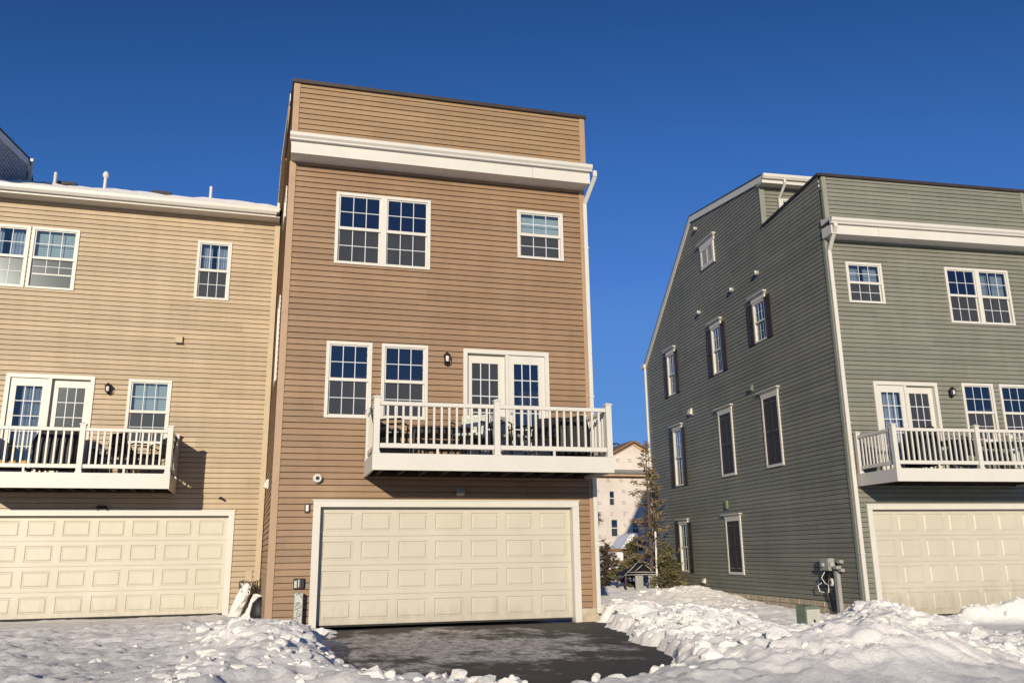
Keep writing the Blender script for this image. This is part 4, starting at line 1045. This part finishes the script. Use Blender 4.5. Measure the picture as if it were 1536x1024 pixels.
conifer('broad olive evergreen shrub behind the snow streaked canopy', (12.85, 30.4, .0), 1.6, .85, 60, 12, 'needle2', 'evergreen_shrub', 1.1)
conifer('dark sparse shrub beside the brown house downspout', (11.75, 31.0, .0), 2.9, .75, 46, 15, 'darkleaf', 'bare_shrub', .6)
conifer('darker low shrub left of the snow streaked canopy', (12.25, 31.4, .0), 1.5, .8, 56, 18, 'darkleaf', 'bare_shrub', .9)
# snow stake / tree support
m = MB(); m.tube([(0, 0, 0), (.03, 0, 1.9)], .035, 8); o = m.build('tree_stake', 'cloth', None); o.location = (12.9, 28.3, .05); tag(o, 'pale upright stake beside the trunk of the tall evergreen', 'stake')
# canopy with dark roof and snow streaks
t = thing('small_canopy', 'small dark peaked canopy with white snow streaks on grey panels in the gap', 'canopy', (12.55, 28.9, .05), -.1)
m = MB(); m.v += [(-.75, -.5, .42), (.75, -.5, .42), (.75, .6, .42), (-.75, .6, .42), (-.1, 0, .82), (.15, 0, .82)]
for q in ((0, 1, 5, 4), (1, 2, 5), (2, 3, 4, 5), (3, 0, 4), (0, 1, 2, 3)): m.f.append(q)
m.build('canopy_roof', 'black_cloth', t)
m = MB()
for a, b in (((-.75, -.52, .43), (-.1, -.02, .84)), ((.75, -.52, .43), (.15, -.02, .84)), ((-.1, -.01, .84), (.15, -.01, .84)), ((-.75, -.52, .43), (.75, -.52, .43)), ((-.3, -.36, .56), (.05, -.12, .77)), ((.3, -.4, .53), (.12, -.1, .78)), ((-.55, -.42, .52), (.5, -.44, .5))):
    m.tube([a, ((a[0]+b[0])/2+.02, (a[1]+b[1])/2-.015, (a[2]+b[2])/2+.01), b], [.003, .009, .004], 5)
m.build('snow_streaks', 'snow', t)
B('side_panel', 'tealgrey', t, -.33, -.05, -.42, -.36, -.1, .42); B('side_panel', 'tealgrey', t, .14, .42, -.42, -.36, -.1, .42)
for xx, yy in ((-.7, -.45), (.7, -.45), (-.7, .55), (.7, .55)): B('corner_post', 'dark_metal', t, xx-.03, xx+.03, yy-.03, yy+.03, -.1, .43)
# rough timber frame by the unfinished house
t = thing('timber_frame', 'rough brown timber frame with snow on it in front of the unfinished house', 'frame', (15.3, 38.0, .0), .0)
for xx in (-.5, .5): B('upright', 'timber', t, xx-.09, xx+.09, -.1, .1, 0, 1.25)
B('lintel', 'timber', t, -.62, .62, -.12, .12, 1.25, 1.42); B('shelf', 'timber', t, -.41, .41, -.08, .08, .75, .85); B('snow_cap', 'snow', t, -.35, .35, -.08, .08, .85, 1.0, bevel=.03)

# ------------------------------------------------------------------ unfinished house far behind
HU = thing('unfinished_house', 'unfinished house wrapped in pale printed sheathing, seen through the gap', 'house', (0, 56.15, 0))
def ugrid(m, x0, x1, z0, z1, opens, y):
    zs = sorted({z0, z1, *[q for o in opens for q in o[2:]]}); 
    for za, zb in zip(zs, zs[1:]):
        s = x0
        for o in sorted(q for q in opens if q[2] <= za and q[3] >= zb):
            m.quad((s, y, za), (o[0], y, za), (o[0], y, zb), (s, y, zb)); s = o[1]
        m.quad((s, y, za), (x1, y, za), (x1, y, zb), (s, y, zb))
uw = [(22.25, 22.72, 4.38, 5.45), (22.30, 22.88, 2.25, 3.50), (23.88, 24.45, 2.15, 3.55), (26.0, 26.7, 4.3, 5.5), (26.0, 26.7, 2.2, 3.5)]
m = MB(); ugrid(m, 18.5, 30, 0, 6.42, uw, 0)
m.quad((18.5, 0, 0), (18.5, 10, 0), (18.5, 10, 6.42), (18.5, 0, 6.42)); m.quad((30, 0, 0), (30, 10, 0), (30, 10, 6.42), (30, 0, 6.42)); m.quad((18.5, 10, 0), (30, 10, 0), (30, 10, 6.4), (18.5, 10, 6.4))
m.build('wall', 'wrap', HU)
for a, b, c, d in uw: window(HU, front, a, b, c, d, cols=1, rows=1, fw=.05, look=('glass', 'screen'))
m = MB(); m.box(18.5, 30, -.02, .0, 6.30, 6.42); m.build('sheathing_strip', 'wrapedge', HU)
m = MB(); m.box(18.2, 30.3, -.5, .0, 6.42, 6.60); m.build('eave_board', 'wrapedge', HU)
m = MB(); m.prism([(-.5, 6.6), (1.6, 7.1), (1.6, 6.5), (-.5, 6.55)], 18.2, 30.3, 'yz'); m.build('porch_roof', 'plastic', HU)
gl = MB(); gl.prism([(20.2, 6.5), (29.6, 6.5), (29.6, 6.6), (24.85, 9.05), (20.2, 6.6)], 1.5, 9.8); gl.build('gable_wall', 'wrap', HU)
rf = MB(); 
for s in (-1, 1): rf.prism([(24.85, 9.2), (24.85, 9.05), (24.85+s*5.2, 6.32), (24.85+s*5.2, 6.5)], 1.1, 10.2)
rf.build('roof', 'timber', HU)
rk = MB()
for s in (-1, 1): rk.prism([(24.85, 9.05), (24.85, 8.85), (24.85+s*5.1, 6.17), (24.85+s*5.1, 6.37)], 1.42, 1.49)
rk.build('rake_edge', 'wrapedge', HU)
mk = MB(); r = random.Random(4)
z = .6
while z < 8.2:
    x = 19+r.uniform(0, .5)
    while x < 29.5:
        yy = -.006 if z < 6.3 else 1.49
        if z > 6.3 and (abs(x-24.85) > (9.0-z)*1.7 or z < 6.9): x += .8; continue
        if not any(a-.15 < x < b+.1 and c-.3 < z < d+.1 for a, b, c, d in uw):
            for k in range(3):
                l = r.uniform(.12, .36); mk.quad((x, yy, z+k*.1), (x+l, yy, z+k*.1), (x+l, yy, z+k*.1+.035), (x, yy, z+k*.1+.035))
        x += .95
    z += .78
mk.build('printed_marks', 'ink', HU)
B('shade_backing', 'room_shade', HU, 18.6, 29.9, 1.2, 1.25, 0, 6.4)  # added dark sheet, painted shade behind these windows

# street lamp behind
t = thing('street_lamp', 'curved arm of a dark street lamp above the unfinished house roof', 'street lamp', (29.25, 70, 0))
m = MB(); m.tube([(0, 0, 0), (0, 0, 9.2), (-.02, 0, 9.9), (-.2, 0, 10.4), (-.5, 0, 10.62), (-.8, 0, 10.6)], [.12, .09, .07, .06, .055, .05], 8); m.build('pole', 'black', t)
m = MB(); m.lathe([(.05, .08), (.16, .04), (.2, -.04), (.05, -.06)], (-.86, 0, 10.55), 10); m.build('lamp_head', 'black', t)
# white van
t = thing('parked_van', 'white van parked in front of the unfinished house, mostly hidden by trees', 'van', (18.2, 44.5, 0), .0)
bd = MB(); bd.prism([(-1.1, .35), (4.2, .35), (4.2, 1.9), (4.0, 2.25), (.6, 2.25), (.2, 2.1), (-.35, 1.35), (-1.05, 1.1)], -.9, .9); bd.build('body', 'van', t, bevel=.06)
for y in (-.915, .915):
    w = MB(); w.prism([(.05, 1.3), (1.0, 1.3), (1.0, 1.98), (.4, 1.98)], y-.01, y+.01); w.build('side_window', 'glass', t)
for x in (-.2, 3.3):
    for y in (-.85, .85):
        w = MB(); w.lathe([(.34, -.11), (.36, -.08), (.36, .08), (.34, .11)], (x, y, .36), 18, 'y'); o = w.build('wheel', 'rubber', t)
        w = MB(); w.lathe([(.2, -.12), (.2, .12)], (x, y, .36), 14, 'y'); w.build('rim', 'galv', o)

# ------------------------------------------------------------------ light, sky, camera
AZ, EL = math.radians(20.4), math.radians(12.8)
d = Vector((math.sin(AZ)*math.cos(EL), math.cos(AZ)*math.cos(EL), -math.sin(EL)))
sun = bpy.data.lights.new('sun', 'SUN'); sun.energy = 4.9; sun.angle = math.radians(.53); sun.color = (1, .87, .68)
so = bpy.data.objects.new('sun', sun); C.objects.link(so); so.rotation_euler = d.to_track_quat('-Z', 'Y').to_euler()
w = bpy.data.worlds.new('World'); bpy.context.scene.world = w; w.use_nodes = True; nt = w.node_tree
bg = nt.nodes['Background']; sk = nt.nodes.new('ShaderNodeTexSky'); sk.sky_type = 'NISHITA'; sk.sun_disc = False
sk.sun_elevation = EL; sk.sun_rotation = math.atan2(-d.x, -d.y)
sk.air_density = 1.0; sk.dust_density = .3; sk.ozone_density = 6.0; sk.altitude = 300
# the photo's clear winter sky: deepen the overhead blue and hold back the pale horizon of the physical sky
sc_ = N(nt, 'ShaderNodeVectorMath', operation='SCALE'); sc_.inputs['Scale'].default_value = .12; nt.links.new(sk.outputs[0], sc_.inputs[0])
cv = N(nt, 'ShaderNodeRGBCurve'); nt.links.new(sc_.outputs[0], cv.inputs['Color'])
for c_, pts in zip(cv.mapping.curves[:3], (((0, 0), (.044, .018), (.065, .040), (.11, .088), (.195, .118), (1, .17)), ((0, 0), (.125, .074), (.184, .146), (.306, .25), (.485, .30), (1, .33)), ((0, 0), (.314, .25), (.441, .45), (.60, .62), (.858, .69), (1, .70)))):
    c_.points[0].location = pts[0]; c_.points[1].location = pts[-1]
    for p_ in pts[1:-1]: c_.points.new(*p_)
    for p_ in c_.points: p_.handle_type = 'VECTOR'
cv.mapping.update()
s2 = N(nt, 'ShaderNodeVectorMath', operation='SCALE'); s2.inputs['Scale'].default_value = 1/.12; nt.links.new(cv.outputs[0], s2.inputs[0])
nt.links.new(s2.outputs[0], bg.inputs[0]); bg.inputs[1].default_value = .12
f, pitch, roll, yaw, h = 1265.2282, .2455, -.0128, .2671, 1.2709
F = Vector((math.sin(yaw)*math.cos(pitch), math.cos(yaw)*math.cos(pitch), math.sin(pitch)))
R = Vector((math.cos(yaw), -math.sin(yaw), 0)); U = R.cross(F)
R2 = R*math.cos(roll)+U*math.sin(roll); U2 = -R*math.sin(roll)+U*math.cos(roll)
cam = bpy.data.cameras.new('camera'); co_ = bpy.data.objects.new('camera', cam); C.objects.link(co_)
Mx = Matrix(((R2.x, U2.x, -F.x, 0), (R2.y, U2.y, -F.y, 0), (R2.z, U2.z, -F.z, h), (0, 0, 0, 1))); co_.matrix_world = Mx
cam.sensor_fit = 'HORIZONTAL'; cam.sensor_width = 36; cam.lens = f/1536*36; cam.clip_end = 2000; cam.clip_start = .05
sc = bpy.context.scene; sc.camera = co_
sc.view_settings.view_transform = 'Standard'; sc.view_settings.look = 'None'; sc.view_settings.exposure = 0; sc.view_settings.gamma = 1
